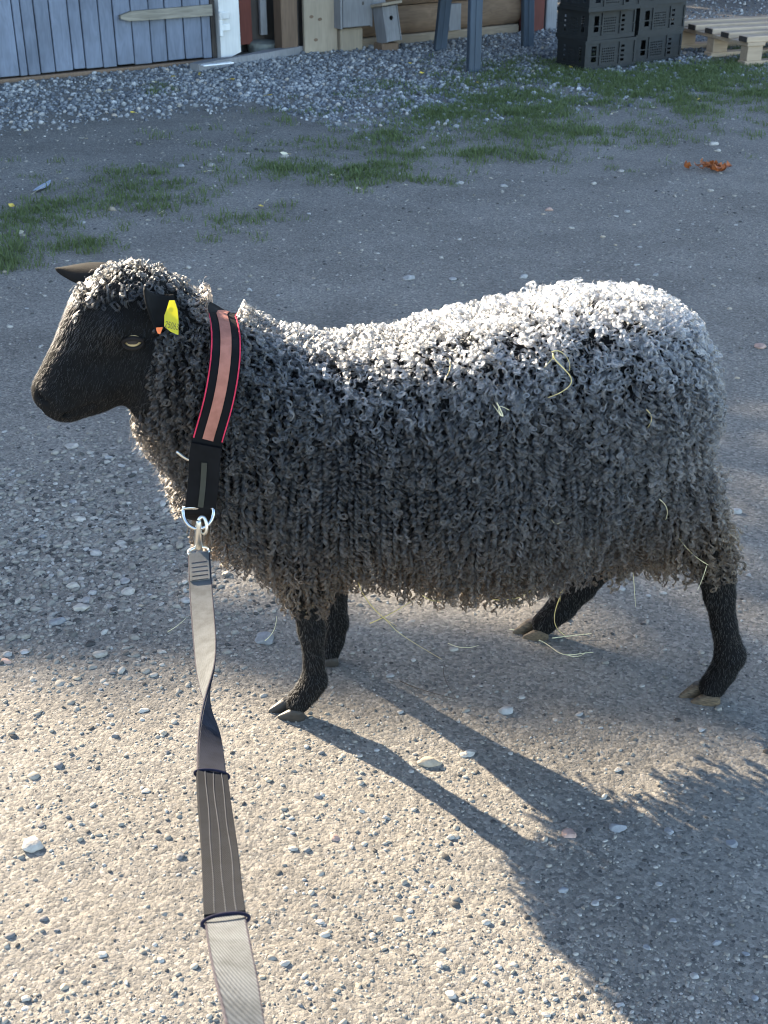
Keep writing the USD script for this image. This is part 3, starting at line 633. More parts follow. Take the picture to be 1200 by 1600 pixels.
for e, b in ((tp(1.0, float(crown_top(np.array(1.0))) - .12), 3.2), (tp(2.0, 5.9), 3.8), (tp(7.2, 6.2), 3.6), (tp(6.3, 7.2, .8), 4.6), (tp(3.0, 6.9, -.8), 4.4)):
    s_ = tp(4.6, b); tk.append(tube(spline([s_, (s_ + e) / 2 + [0, 0, .25], e], 12), np.linspace(.1, .018, 12), 7))
part(tree, 'trunk', cat(tk), 'bark', 40)

tree2_at = np.array([*(SC * 10.4 + SUN_H * 17.0), 0.0])  # unseen tree, added to shade the ground past the end of the barn
tree2 = thing('tree', tree2_at, 'added unseen tree shading the yard beyond the far end of the barn', 'tree')
n2 = 7000; u3 = rt.normal(size=(n2, 3)); u3 /= np.linalg.norm(u3, axis=1, keepdims=True); c3 = u3 * (rt.random(n2) ** .4)[:, None] * [2.9, 2.4, 2.9] + [0, 0, 4.6]
c3 = c3[meshkit.fbm(c3 * .9, 3, 77) > .36]; n2 = len(c3)
a1 = rt.normal(size=(n2, 3)); a1 /= np.linalg.norm(a1, axis=1, keepdims=True); a2 = np.cross(a1, rt.normal(size=(n2, 3))); a2 /= np.linalg.norm(a2, axis=1, keepdims=True); ls = rt.uniform(.07, .13, n2)[:, None]
part(tree2, 'crown', (np.stack([c3 - a1 * ls, c3 + a2 * ls * .6, c3 + a1 * ls, c3 - a2 * ls * .6], 1).reshape(-1, 3), np.arange(n2 * 4).reshape(-1, 4)), 'leaf_crown', kind='stuff')
part(tree2, 'trunk', cat([tube(spline([(0, 0, -.2), (.1, 0, 2), (0, .1, 5.5)], 14), np.linspace(.22, .05, 14), 10)] + [tube(spline([(0, 0, 2.2 + k * .4), (1.0 * math.cos(k * 2.1), 1.0 * math.sin(k * 2.1), 3.4 + k * .4), (1.9 * math.cos(k * 2.1), 1.9 * math.sin(k * 2.1), 4.2 + k * .5)], 9), np.linspace(.07, .015, 9), 7) for k in range(5)]), 'bark', 40)

# ---------------------------------------------------------------- crushed stone along the barn, grass, leaves
rc = np.random.default_rng(23)
n_ = 60000
gx_, gt_ = rc.uniform(-1.0, 5.6, n_), rc.random(n_) ** .8 * 3.0 + .02
gp = A0 + U2 * gx_[:, None] + N2 * gt_[:, None]
gx_ = np.r_[gx_, rc.uniform(4.7, 9.5, 9000)]; gt_ = np.r_[gt_, rc.uniform(-4.2, .9, 9000)]
gp = A0 + U2 * gx_[:, None] + N2 * gt_[:, None]
n_ = len(gx_)
dens = np.clip(1.25 - gt_ / np.where(gx_ < 1.0, 1.35, 2.3), 0, 1) * np.clip(.35 + 1.6 * (meshkit.fbm(np.stack([gp[:, 0] * 1.6, gp[:, 1] * 1.6, 0 * gt_], 1), 3, 31) - .25), .1, 1)
ok = rc.random(n_) < dens
gp, gt_ = gp[ok], gt_[ok]
gs = np.exp(rc.normal(math.log(.0100), .35, len(gp))); gs = np.minimum(gs, .021)
instancer('/World/crushed_stone', [(rock(60 + k, 1, .75, .4), 'crushed_stone', 30) for k in range(8)], np.column_stack([gp, relief(gp[:, 0], gp[:, 1]) + gs * rc.uniform(-.1, .5, len(gs))]), rc.integers(0, 8, len(gs)), np.repeat(gs[:, None], 3, 1), spin(rc, len(gs), .6),
          'blue grey crushed stone spread along the foot of the barn', 'crushed stone')
PATCH = [(600,215,330,42,.20),(250,300,260,70,.16),(900,150,320,55,.42),(760,215,180,40,.35),(420,265,200,30,.2),(80,340,130,60,.2),(500,250,120,26,.3),(1010,112,170,26,1.),(1150,120,90,32,1.),(1080,150,140,34,.8),(1190,90,60,20,1.),(830,150,150,30,.8),(700,190,110,32,.8),(880,190,100,18,.5),(620,255,95,26,.85),(560,275,60,16,.7),(1000,170,90,15,.5),(450,262,55,14,.8),(370,290,70,12,.6),(330,342,48,11,.8),(250,320,60,22,.45),(150,335,100,18,.45),(55,350,70,38,.6),(15,405,55,22,.9),
         (130,384,50,12,.8),(200,290,120,18,.35),(540,215,80,18,.55),(260,352,17,13,1.),(402,338,34,10,.8),(745,240,25,9,.8),(838,245,20,8,.7),(915,205,30,8,.5),(790,120,90,22,.5),(250,140,25,10,.4),(1060,190,70,10,.5),(680,285,40,8,.4),(450,345,40,6,.4)]
gpos = []; rgx = np.random.default_rng(41)
for (x, y, rx, ry, dn) in PATCH:
    P_ = on_z(x, y); L_ = on_z(x - rx, y); F_ = on_z(x, max(y - ry, 2)); Nn = on_z(x, y + ry)
    ax_, ay_ = abs(P_[0] - L_[0]), max(F_[1] - P_[1], P_[1] - Nn[1])
    m_ = int(np.pi * ax_ * ay_ * 1150 * dn)
    r_ = np.sqrt(rgx.random(m_)) * (1 + .25 * rgx.normal(size=m_)); th_ = rgx.uniform(0, 6.283, m_)
    q_ = np.stack([P_[0] + ax_ * r_ * np.cos(th_), P_[1] + ay_ * r_ * np.sin(th_)], 1)
    nz = meshkit.fbm(np.column_stack([q_ * 3.5, 0 * q_[:, 0]]), 3, 51)
    gpos.append(q_[rgx.random(m_) < np.clip((nz - .40) * 3.2, .10, .8)])
gpos = np.vstack(gpos)
infr = (gpos - A0) @ N2 > .05
gpos = gpos[infr]
def tuft(seed):
    r = np.random.default_rng(seed); V, F = [], []
    for b in range(15):
        o = np.array([*r.normal(0, .022, 2), 0]); a = r.uniform(0, 6.283); h = r.uniform(.010, .028); ln = r.uniform(.2, 1.3) * h; w = r.uniform(.0011, .002)
        d = np.array([math.cos(a), math.sin(a), 0]); s = np.array([-d[1], d[0], 0]) * w; i = len(V)
        V += [o - s, o + s, o + d * ln * .4 + [0, 0, h * .65] - s * .8, o + d * ln * .4 + [0, 0, h * .65] + s * .8, o + d * ln + [0, 0, h]]
        F += [[i, i + 1, i + 3], [i, i + 3, i + 2], [i + 2, i + 3, i + 4]]
    return trimesh.Trimesh(V, F, process=False)
ng = len(gpos); gsc = rgx.uniform(.7, 1.5, ng)
instancer('/World/grass', [(tuft(70 + k), 'grass_blade', False) for k in range(7)], np.column_stack([gpos, relief(gpos[:, 0], gpos[:, 1]) - .002]), rgx.integers(0, 7, ng), np.repeat(gsc[:, None], 3, 1), spin(rgx, ng, .1),
          'short patchy green grass growing through the gravel of the yard', 'grass')
def leaf_mesh(r, L=.03, W=.018, curl=.35):
    n = 7; V, F = [], []
    t = np.linspace(0, 1, n); hw = W / 2 * np.sin(np.pi * np.clip(t, .02, .985)) ** .8
    for i in range(n):
        zc = .004 + curl * L * (t[i] - .5) ** 2 * 1.6
        for s in (-1, 0, 1): V.append((L * (t[i] - .5), s * hw[i], zc + (.25 * hw[i] if s else 0)))
    for i in range(n - 1):
        for j in range(2): a = i * 3 + j; F += [[a, a + 3, a + 4], [a, a + 4, a + 1]]
    return trimesh.Trimesh(V, F, process=False)
proto_leaf = {}
def leaf(px, py, kind, size, k):
    p = ground_at(px, py)
    order = sorted(LEAVES[kind]); nth = ORD[order.index((px, py, size))]
    hue = {'leaf_yellow': 'small yellow', 'leaf_pale': 'small pale dry'}[kind]
    lab = f"{hue} leaf, {nth} {hue.split()[1]} one from the left, {'among stones by the barn' if py < 135 else 'on the shaded yard'}"
    grp = {'leaf_yellow': 'yellow fallen leaves', 'leaf_pale': 'pale fallen leaves'}[kind]
    key = kind
    if key not in proto_leaf:
        t = thing('leaf', p + [0, 0, .006], lab, 'leaf', grp); proto_leaf[key] = t
        part(t, 'blade', leaf_mesh(None), kind, True); part(t, 'stalk', tube([(.014, 0, .006), (.024, .002, .004), (.03, .004, .003)], .0007, 5), 'straw')
    else:
        copy_of(proto_leaf[key], p + [0, 0, .006 + .004 * (k % 3)], (k * 2.4) % 6.28, label=lab, scale=[size, size, size], tilt=((1, .3, 0), 8 + 13 * (k % 3)))
ORD = ('first second third fourth fifth sixth seventh eighth ninth tenth eleventh twelfth thirteenth fourteenth fifteenth sixteenth seventeenth eighteenth nineteenth twentieth twenty-first twenty-second twenty-third twenty-fourth').split()
LEAVES = {'leaf_yellow': [(385,113,1.5),(362,128,1.6),(313,120,1.3),(270,122,1.2),(422,152,1.4),(20,328,1.1),(408,327,1.2),(1091,160,1.2),(658,118,1.1),(951,113,1.2),(892,108,1.2),(690,174,.9),(520,276,.8),(208,180,1.),(745,133,.8),(1062,98,1.),(640,102,1.)],
 'leaf_pale': [(128,219,1.),(280,170,1.2),(418,319,1.1),(443,247,1.3),(330,272,1.2),(35,368,1.2),(915,168,1.1),(962,180,1.2),(1100,110,1.2),(105,286,.8),(40,208,1.),(240,132,1.1),(172,146,1.2),(520,277,1.),(700,116,1.),(255,338,.9),(1020,172,.9),(178,176,1.),(348,143,1.1),(512,171,1.),(845,178,.9),(560,300,.8),(635,292,.8)]}
for kind_ in LEAVES:
    for k, (x, y, sc_) in enumerate(LEAVES[kind_]): leaf(x, y, kind_, sc_, k + 5 * (kind_ == 'leaf_pale'))
p = ground_at(1103, 267)
t = thing('leaf_heap', p, 'small clump of crumpled orange brown leaves on the shaded gravel track', 'leaves')
rl2 = np.random.default_rng(4)
for k in range(26):
    m = leaf_mesh(None, .042, .026, .9); m.apply_transform(trimesh.transformations.euler_matrix(*rl2.normal(0, .6, 2), rl2.uniform(0, 6.28))); g_ = rl2.normal(size=2)
    m.apply_translation([(-.055 if k < 6 else .035) + .04 * g_[0], .03 * g_[1], .012 + .01 * rl2.random()]); part(t, 'leaf', m, 'leaf_russet', True)
pa, pb = ground_at(53, 304), ground_at(80, 287)
t = thing('feather', (pa + pb) / 2, 'blue grey feather lying on the thin grass at the left edge', 'feather', rz=math.atan2(*(pb - pa)[[1, 0]]))
Lf = np.linalg.norm(pb - pa)
part(t, 'vane', leaf_mesh(None, Lf, Lf * .2, .15), 'feather', True); part(t, 'quill', tube([(-Lf * .62, 0, .006), (0, 0, .008), (Lf * .45, 0, .01)], .0011, 5), 'leaf_pale')

# ---------------------------------------------------------------- the sheep
def SY(x): return 1.962 + .085 * x                                               # its mid plane, turned a little from the picture's
ST = np.array([                                                                  # x, top, bottom, half width of the trunk under the wool
    (-.345, .490, .425, .02), (-.325, .550, .395, .06), (-.28, .615, .350, .095), (-.22, .655, .322, .122), (-.12, .660, .305, .145), (0., .669, .308, .160), (.1, .690, .287, .172), (.2, .709, .276, .176),
    (.3, .729, .293, .172), (.4, .729, .348, .165), (.465, .709, .39, .148), (.51, .665, .44, .116), (.532, .615, .49, .075), (.544, .57, .53, .02)])
def trunk_sdf(p):
    from scipy.interpolate import PchipInterpolator
    x = np.clip(p[:, 0], ST[0, 0], ST[-1, 0])
    t, b, w = (PchipInterpolator(ST[:, 0], ST[:, k])(x) for k in (1, 2, 3))
    zc, a = (t + b) / 2 - .01, np.maximum((t - b) / 2, .004); w = np.maximum(w, .004)
    dy, dz = (p[:, 1] - SY(x)), p[:, 2] - zc
    w = w * (1 - .07 * np.clip(dz / a, -1, 1)); e_ = np.where(dz > 0, 2.75, 2.2)
    r = ((np.abs(dy) / w) ** e_ + (np.abs(dz) / a) ** e_) ** (1 / e_)
    d = (r - 1) * np.minimum(a, w) * .85
    ex = np.maximum(p[:, 0] - ST[-1, 0], 0) + np.maximum(ST[0, 0] - p[:, 0], 0)
    return np.hypot(np.maximum(d, 0), ex) + np.minimum(d, 0) * (ex == 0)
YAW = math.radians(20)
HX0, HY0 = -.37, 1.915
def hd(x, z, side=0.0):
    """A point of the head's mid plane at picture-plane x, height z; side: towards the camera's side."""
    s = (HX0 - x - side * math.sin(YAW)) / math.cos(YAW) if side else (HX0 - x) / math.cos(YAW)
    return np.array([HX0 - s * math.cos(YAW) + side * math.sin(YAW), HY0 - s * math.sin(YAW) - side * math.cos(YAW), z])
HF = np.array([-math.cos(YAW), -math.sin(YAW), 0]); HL = np.array([math.sin(YAW), -math.cos(YAW), 0])     # forward; towards the near ear
def head_sdf(p):
    # local: f forward, l to the near side, z; the width shrinks towards the muzzle
    q = p - np.array([HX0, HY0, 0]); f = q @ HF; l = q @ HL; z = q[:, 2]
    P3 = np.stack([f, l, z], 1)
    def L(x, zz, l=0.0): return np.array([(HX0 - x) / math.cos(YAW), l, zz])
    Ps = P3.copy(); Ps[:, 1] *= 1.06
    d = round_cone(Ps, L(-.395, .748), L(-.425, .718), .066, .057)
    d = smin(d, round_cone(Ps, L(-.425, .720), L(-.480, .650), .056, .0415), .03)
    d = smin(d, smin(round_cone(Ps, L(-.448, .747), L(-.490, .662), .036, .036), round_cone(Ps, L(-.490, .662), L(-.514, .626), .036, .036), .01), .02)
    d = smin(d, round_cone(Ps, L(-.480, .650), L(-.506, .622), .0415, .037), .02)
    d = smin(d, round_cone(Ps, L(-.385, .665), L(-.455, .628), .056, .040), .035)                         # jaw
    d = smin(d, round_cone(Ps, L(-.452, .628), L(-.500, .602), .037, .027), .025)
    for s in (-1, 1):
        d = smin(d, round_cone(P3, L(-.425, .738, s * .052), L(-.41, .735, s * .05), .021, .02), .02)       # brow over the eye
        d = smin(d, round_cone(P3, L(-.40, .655, s * .034), L(-.445, .645, s * .03), .027, .022), .03)     # cheek
        d = smin(d, round_cone(P3, L(-.517, .629, s * .017), L(-.511, .613, s * .020), .020, .018), .012)  # nostril wing
        e = np.linalg.norm((P3 - L(-.402, .717, s * .066)) / [1.25, 1.0, .8], axis=1) - .0155              # eye hollow
        d = -smin(-d, e, .008)
        n_ = round_cone(P3, L(-.539, .629, s * .020), L(-.529, .619, s * .033), .0045, .0028)
        d = -smin(-d, n_, .004)
    m_ = np.minimum(round_cone(P3, L(-.545, .600, .0), L(-.505, .597, .033), .0045, .0042), round_cone(P3, L(-.505, .597, .033), L(-.465, .613, .0415), .0042, .003))
    d = -smin(-d, m_, .004)
    return d
NECK = [(np.array([-.235, 1.945, .555]), .125), (np.array([-.315, 1.925, .635]), .098), (np.array([-.372, 1.915, .725]), .074)]
LEG = {                                                                            # joints (x in the picture, y in the picture, depth plane y, radius)
    'near_front': [(470, 860, 1.88, .052), (480, 950, 1.868, .0245), (487, 985, 1.865, .0225), (490, 1030, 1.863, .0172), (491, 1064, 1.862, .0222), (482, 1078, 1.861, .0205), (467, 1095, 1.861, .0225)],
    'far_front': [(510, 860, 2.04, .05), (521, 930, 2.036, .0245), (526, 972, 2.033, .0215), (522, 1000, 2.032, .0185), (516, 1020, 2.03, .0185)],
    'near_hind': [(1035, 775, 1.95, .092), (1092, 845, 1.925, .044), (1120, 898, 1.918, .0315), (1124, 930, 1.915, .0265), (1131, 975, 1.912, .0215), (1141, 1024, 1.910, .0262), (1129, 1050, 1.909, .0225), (1113, 1072, 1.909, .0245)],
    'far_hind': [(990, 800, 2.06, .08), (942, 872, 2.105, .036), (908, 917, 2.115, .027), (878, 948, 2.12, .0265), (849, 975, 2.121, .0235)]}
LEGP = {k: [(on_y(a, b, c), r) for a, b, c, r in v] for k, v in LEG.items()}
def body_sdf(p):
    d = trunk_sdf(p)
    for (a, ra), (b, rb_) in zip(NECK[:-1], NECK[1:]): d = smin(d, round_cone(p, a, b, ra, rb_), .06)
    d = smin(d, head_sdf(p), .022)
    for k, js in LEGP.items():
        for i, ((a, ra), (b, rb_)) in enumerate(zip(js[:-1], js[1:])):
            d = smin(d, round_cone(p, a, b, ra, rb_), .05 if i == 0 else .010)
    return d
def near_surface(fn, lo, hi, cell, mul=4):
    """The field on a fine grid, worked out exactly only close to the surface."""
    from scipy.ndimage import zoom
    lo, hi = np.array(lo, float), np.array(hi, float); cc_ = cell * mul
    n = np.ceil((hi - lo) / cc_).astype(int) + 1
    g = np.stack(np.meshgrid(*[lo[k] + np.arange(n[k]) * cc_ for k in range(3)], indexing='ij'), -1)
    co = fn(g.reshape(-1, 3)).reshape(n); nf = (n - 1) * mul + 1
    ff = zoom(co, nf / n, order=1, mode='nearest', grid_mode=False)
    m = np.abs(ff) < cc_ * 1.1; ii = np.argwhere(m)
    ff[m] = fn(lo + ii * cell)
    return ff
BLO, BHI, BC = np.array([-.60, 1.68, -.005]), np.array([.70, 2.26, .87]), .0042
body = surface_net(near_surface(body_sdf, BLO, BHI, BC), BLO, BC)
body = max(body.split(only_watertight=False), key=lambda m: len(m.faces))
import scipy.sparse as sps
def relax(m, rounds=8, most=.0015):
    e = m.edges_unique; n = len(m.vertices); A = sps.coo_matrix((np.ones(len(e) * 2), (np.r_[e[:, 0], e[:, 1]], np.r_[e[:, 1], e[:, 0]])), (n, n)).tocsr(); dg = np.asarray(A.sum(1))
    v = m.vertices.copy()
    for _ in range(rounds):
        for lam in (.5, -.52):
            d = (A @ v - dg * v) / np.maximum(dg, 1); ln = np.linalg.norm(d, axis=1, keepdims=True); v = v + lam * d * np.minimum(1, most / np.maximum(ln, 1e-9))
    m.vertices = v
relax(body)
ORG = np.array([.2, float(SY(.2)), 0.0])
sheep = thing('sheep', ORG, 'curly fleeced dark grey sheep with a black face standing on the yard', 'sheep')
part(sheep, 'body', body, 'skin_black', True, at=ORG)
def hloc(f, l, z): return np.array([HX0, HY0, 0]) + HF * f + HL * l + np.array([0, 0, z])
def fL(x): return (HX0 - x) / math.cos(YAW)

# fleece: ringlets of several strands each, rooted over the trunk, neck and poll
rw = np.random.default_rng(101)
sp_, si_ = trimesh.sample.sample_surface(body, 120000, seed=7)
nr = trimesh.geometry.weighted_vertex_normals(len(body.vertices), body.faces, body.face_normals, body.face_angles)[body.faces[si_]].mean(1); nr /= np.linalg.norm(nr, axis=1, keepdims=True)
q = sp_ - np.array([HX0, HY0, 0]); hf, hl, hz = q @ HF, q @ HL, sp_[:, 2]
headish = hf > -.02
ok = ~headish | (hf < .016) | ((hz > .775) & (hf < .085)) | ((hz > .745) & (hf < .105) & (np.abs(hl) < .036) & (hz > .72)) | ((hz < .628) & (hf < .035) & (nr[:, 2] < -.2))
ok &= ~(headish & (hf > -.012) & (hz < .775) & (hz > .69) & (np.abs(hl) > .045) & (hf > .004))
x_, y_, z_ = sp_.T
wool_low = np.where(x_ > .45, .295, np.where((x_ > .3) & (y_ > 2.04), .225, np.where(x_ < .02, .262, .2)))
ok &= z_ > wool_low
roots, rn = sp_[ok], nr[ok]
tocam = EYE - roots; tocam /= np.linalg.norm(tocam, axis=1, keepdims=True)
seen = (rn * tocam).sum(1)
# thin to an even spacing: close on the side in view, wider behind
space = np.where(seen > -.25, np.where((rn[:, 2] > .05) & (rn[:, 2] < .8) & (roots[:, 2] > .45), .0068, .0084), .0165)
tree_ = cKDTree(roots); alive = np.ones(len(roots), bool)
nb = tree_.query_ball_point(roots, space)
for i in range(len(roots)):
    if alive[i]:
        for j in nb[i]:
            if j > i: alive[j] = False
roots, rn, seen = roots[alive], rn[alive], seen[alive]
NK = len(roots)
x_, y_, z_ = roots.T
q = roots - np.array([HX0, HY0, 0]); hf = q @ HF
poll = np.clip((z_ - .70) / .05, 0, 1) * (x_ < -.30)
cheek = (x_ < -.26) * (1 - poll)
topness = np.clip((rn[:, 2] - .25) / .5, 0, 1)
under = np.clip((-rn[:, 2] - .35) / .4, 0, 1)
wav = meshkit.fbm(roots * 9., 3, 5)[:, None]
side = np.sign(y_ - SY(x_))[:, None] * np.array([0, 1.0, 0])
down = np.array([0, 0, -1.0]) + .10 * np.stack([np.sin(wav[:, 0] * 14), 0 * x_, 0 * x_], 1) + side * .5 * topness[:, None] + np.array([.35, 0, 0]) * topness[:, None] + rw.normal(0, .065, (NK, 3)) * (1 - .75 * np.clip((np.abs(rn[:, 1]) - .35) / .3, 0, 1) * (x_ < .3))[:, None] + rw.normal(0, .7, (NK, 3)) * topness[:, None]
down -= np.array([.9, 0, .2]) * poll[:, None] * np.clip((rn[:, 2] - .1) / .5, 0, 1)[:, None]
colm = np.clip((np.abs(rn[:, 1]) - .35) / .3, 0, 1) * (1 - poll) * np.where(x_ < .15, .92, .92 - .5 * np.clip((x_ - .15) / .3, 0, 1))
tan = down - rn * (down * rn).sum(1, keepdims=True) * (1 - under[:, None]); tan /= np.linalg.norm(tan, axis=1, keepdims=True) + 1e-9
front_low = np.clip((.02 - x_) / .1, 0, 1) * np.clip((.42 - z_) / .08, 0, 1)
LEN = rw.uniform(.040, .076, NK) * (1 - .30 * front_low) * (1 - .82 * poll) * (1 - .15 * cheek) * (1 - .3 * topness) - .006 * under; LEN = LEN * (1 - .35 * np.clip((x_ - .545) / .03, 0, 1)) * (1 - .25 * np.clip((x_ - .36) / .08, 0, 1) * np.clip((.45 - z_) / .08, 0, 1))
LIFT = rw.uniform(.010, .025, NK) * (1 - .70 * poll) + .012 * topness * rw.random(NK)
MP = 34
t = np.linspace(0, 1, MP)[None, :, None]
end = rw.uniform(.68, .86, NK)[:, None, None]
adv = np.where(t < end, t / end, 1 + .06 * (t - end) / (1 - end)) * .95                                     # slows down in the end ring
e2 = np.cross(tan, rn); e2 /= np.linalg.norm(e2, axis=1, keepdims=True) + 1e-9
e1 = np.cross(e2, tan)
loop = (rw.random(NK) < .22 + .35 * topness + .2 * np.clip((x_ - .1) / .3, 0, 1)) * (1 - .0 * poll); R_ = rw.uniform(.0030, .0052, NK)
turns = LEN / rw.uniform(.0125, .0175, NK); chir = np.sign(rw.random(NK) - .5); ph = rw.uniform(0, 6.283, NK)
grow = np.clip((t - end) / (1 - end), 0, 1)
rad = ((rw.uniform(.0022, .0042, NK) * (1 - .35 * poll))[:, None, None] * (.45 + .55 * np.clip(t * 2.5, 0, 1))) * (1 - .75 * grow * loop[:, None, None])
# on the flanks and the neck the locks hang in ropes: neighbours above each other share an axis and a twist
CP = .0108; sk = x_ + .30 * np.clip(-.12 - x_, 0, 1) * (z_ - .5) + .016 * (meshkit.noise(np.stack([x_ * 17, z_ * 9, 0 * x_], 1), 61) - .5) + .005 * (meshkit.noise(np.stack([x_ * 60, z_ * 35, 0 * x_], 1), 62) - .5)
cid = np.floor(sk / CP).astype(int); xshift = ((cid + .5) * CP - sk) * colm
colr = np.random.default_rng(77).random((4000, 3)); cr = colr[(cid + 1000 + 777 * (y_ > SY(x_))) % 4000]
colm = colm * rw.uniform(.25, 1.05, NK)
pitch = np.where(colm > .4, .0115 + .008 * cr[:, 0], LEN / turns); chir = np.where(colm > .4, np.sign(cr[:, 1] - .45), chir); turns = LEN / pitch
ph = np.where(colm > .4, cr[:, 2] * 6.283 - chir * 6.283 * z_ / pitch * -1 + rw.normal(0, .8, NK), ph)
lift = 1 - np.exp(-4.5 * t)
bow = rw.normal(0, .004, NK)[:, None, None] * np.sin(t * 3.0)
centre = roots[:, None] + rn[:, None] * (-.003 + LIFT[:, None, None] * lift) + tan[:, None] * LEN[:, None, None] * adv + e2[:, None] * bow * (1 - .8 * colm[:, None, None]) + np.array([1.0, 0, 0]) * xshift[:, None, None] * np.clip(t * 3, 0, 1) + np.array([0, 0, -1.0]) * (.010 * topness[:, None, None] * t ** 2)
# tone: dark neck and shoulders, silver back and rump, brown stained belly; tops of back and poll coloured as if sunlit
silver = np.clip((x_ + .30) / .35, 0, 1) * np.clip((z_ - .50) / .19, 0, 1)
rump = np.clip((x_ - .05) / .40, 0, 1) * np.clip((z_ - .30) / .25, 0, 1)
top2 = np.clip((rn[:, 2] - .42) / .35, 0, 1) ** 1.3 * (1 - poll)  # sunlit band along the back, painted into the wool tone
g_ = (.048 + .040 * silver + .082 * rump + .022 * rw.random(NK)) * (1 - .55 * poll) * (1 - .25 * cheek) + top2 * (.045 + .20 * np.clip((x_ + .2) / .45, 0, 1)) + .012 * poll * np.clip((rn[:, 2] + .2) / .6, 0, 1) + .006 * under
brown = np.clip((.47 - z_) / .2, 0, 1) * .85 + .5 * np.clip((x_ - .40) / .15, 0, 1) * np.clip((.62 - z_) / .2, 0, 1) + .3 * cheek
brown = np.clip(brown * (.4 + 1.2 * wav[:, 0]), 0, 1)
phi = grow * 6.283 * rw.uniform(.8, 1.35, NK)[:, None, None]; RL = (loop * R_)[:, None, None]
centre = centre + RL * (np.sin(phi) * tan[:, None] + (1 - np.cos(phi)) * e2[:, None] * chir[:, None, None]) + rn[:, None] * (loop[:, None, None] * grow * .004)
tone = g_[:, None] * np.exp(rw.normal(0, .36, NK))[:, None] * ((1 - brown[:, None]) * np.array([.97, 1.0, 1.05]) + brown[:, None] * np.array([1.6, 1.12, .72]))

# collar: a band round the neck, in the picture from the nape down to the ring (x, y, depth plane)
CPX = [(346, 493, 1.905), (352, 520, 1.845), (352, 560, 1.800), (345, 610, 1.775), (334, 655, 1.765), (323, 695, 1.762), (319, 740, 1.768), (313, 795, 1.775)]
NEAR = np.array([on_y(a, b, c) for a, b, c in CPX])
FARS = np.array([[-.315, 1.835, .395], [-.315, 1.93, .405], [-.300, 2.03, .46], [-.275, 2.06, .56], [-.262, 2.03, .655], [-.255, 1.965, .716]])
coll = spline(np.vstack([NEAR, FARS[1:], NEAR[:1]])[:, :3], 140)[:-1]
cmid = coll.mean(0); ct = np.roll(coll, -1, 0) - np.roll(coll, 1, 0); ct /= np.linalg.norm(ct, axis=1, keepdims=True)
cnorm = np.linalg.svd(coll - cmid)[2][2]; cnorm *= np.sign(cnorm[0])                               # across the band, towards the tail
cout = np.cross(ct, cnorm); cout *= np.sign((cout * (coll - cmid)).sum(1, keepdims=True)); cout /= np.linalg.norm(cout, axis=1, keepdims=True)
ck = cKDTree(coll)
def pressed(P):
    """Wool points under or through the collar are pushed in beneath it."""
    sh = P.shape; p = P.reshape(-1, 3); d_, i_ = ck.query(p, distance_upper_bound=.06)
    m_ = np.isfinite(d_); i2 = i_[m_]; r = p[m_] - coll[i2]
    across = np.abs(r @ cnorm); out = (r * cout[i2]).sum(1)
    lim = -.004 + np.clip((across - .021) / .011, 0, 1) * .05
    push = np.where(across < .032, np.maximum(out - lim, 0), 0)
    p = p.copy(); p[m_] -= cout[i2] * push[:, None]
    return p.reshape(sh)
def strands(K, pick, width, jitter, name, tn, spread=.0014):
    n = len(pick); P, W, Tn = [], [], []
    for k in range(K):
        pj = ph[pick] + rw.normal(0, jitter, n); rs_ = rw.uniform(.72, 1.25, n)[:, None, None]
        th = (pj[:, None] + chir[pick][:, None] * turns[pick][:, None] * 6.283 * adv[pick][..., 0])[..., None]
        off = rw.normal(0, spread, (n, 3))[:, None] * (.5 + .5 * t)
        p = centre[pick] + rad[pick] * rs_ * (np.cos(th) * e1[pick][:, None] + np.sin(th) * e2[pick][:, None]) + off
        P.append(p); w = width * rw.uniform(.75, 1.2, n)[:, None] * np.clip(1.15 - t[..., 0] ** 3 * .8, .2, 1); W.append(w)
        Tn.append(tn[pick] * np.exp(rw.normal(-.03, .42, n))[:, None])
    P = pressed(np.concatenate(P)); return P, np.concatenate(W), np.concatenate(Tn)
def curves(parent, name, groups, mt, kind=None):
    c = UsdGeom.BasisCurves.Define(stage, numbered(f'{parent.GetPath()}/{name}')); c.CreateTypeAttr('linear')
    cnt = np.concatenate([np.full(len(P), P.shape[1]) for P, _, _ in groups]); pts = np.concatenate([(P - ORG).reshape(-1, 3) for P, _, _ in groups]); wd = np.concatenate([W.reshape(-1) for _, W, _ in groups]); tn = np.concatenate([T for _, _, T in groups])
    c.CreateCurveVertexCountsAttr(Vt.IntArray.FromNumpy(cnt.astype(np.int32))); c.CreatePointsAttr(Vt.Vec3fArray.FromNumpy(pts.astype(np.float32)))
    c.CreateWidthsAttr(Vt.FloatArray.FromNumpy(wd.astype(np.float32))); c.SetWidthsInterpolation('vertex')
    UsdGeom.PrimvarsAPI(c).CreatePrimvar('tone', T_.Color3fArray, 'uniform').Set(Vt.Vec3fArray.FromNumpy(np.clip(tn, 0, .58).astype(np.float32)))
    UsdShade.MaterialBindingAPI.Apply(c.GetPrim()).Bind(MAT[mt]); tag(c, None, None, None, kind); return c.GetPrim()
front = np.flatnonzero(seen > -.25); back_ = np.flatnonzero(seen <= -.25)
grp = [strands(8, front, .00100, .27, 'fleece', tone, .0010), strands(3, back_, .0026, .4, 'fleece', tone, .003)]
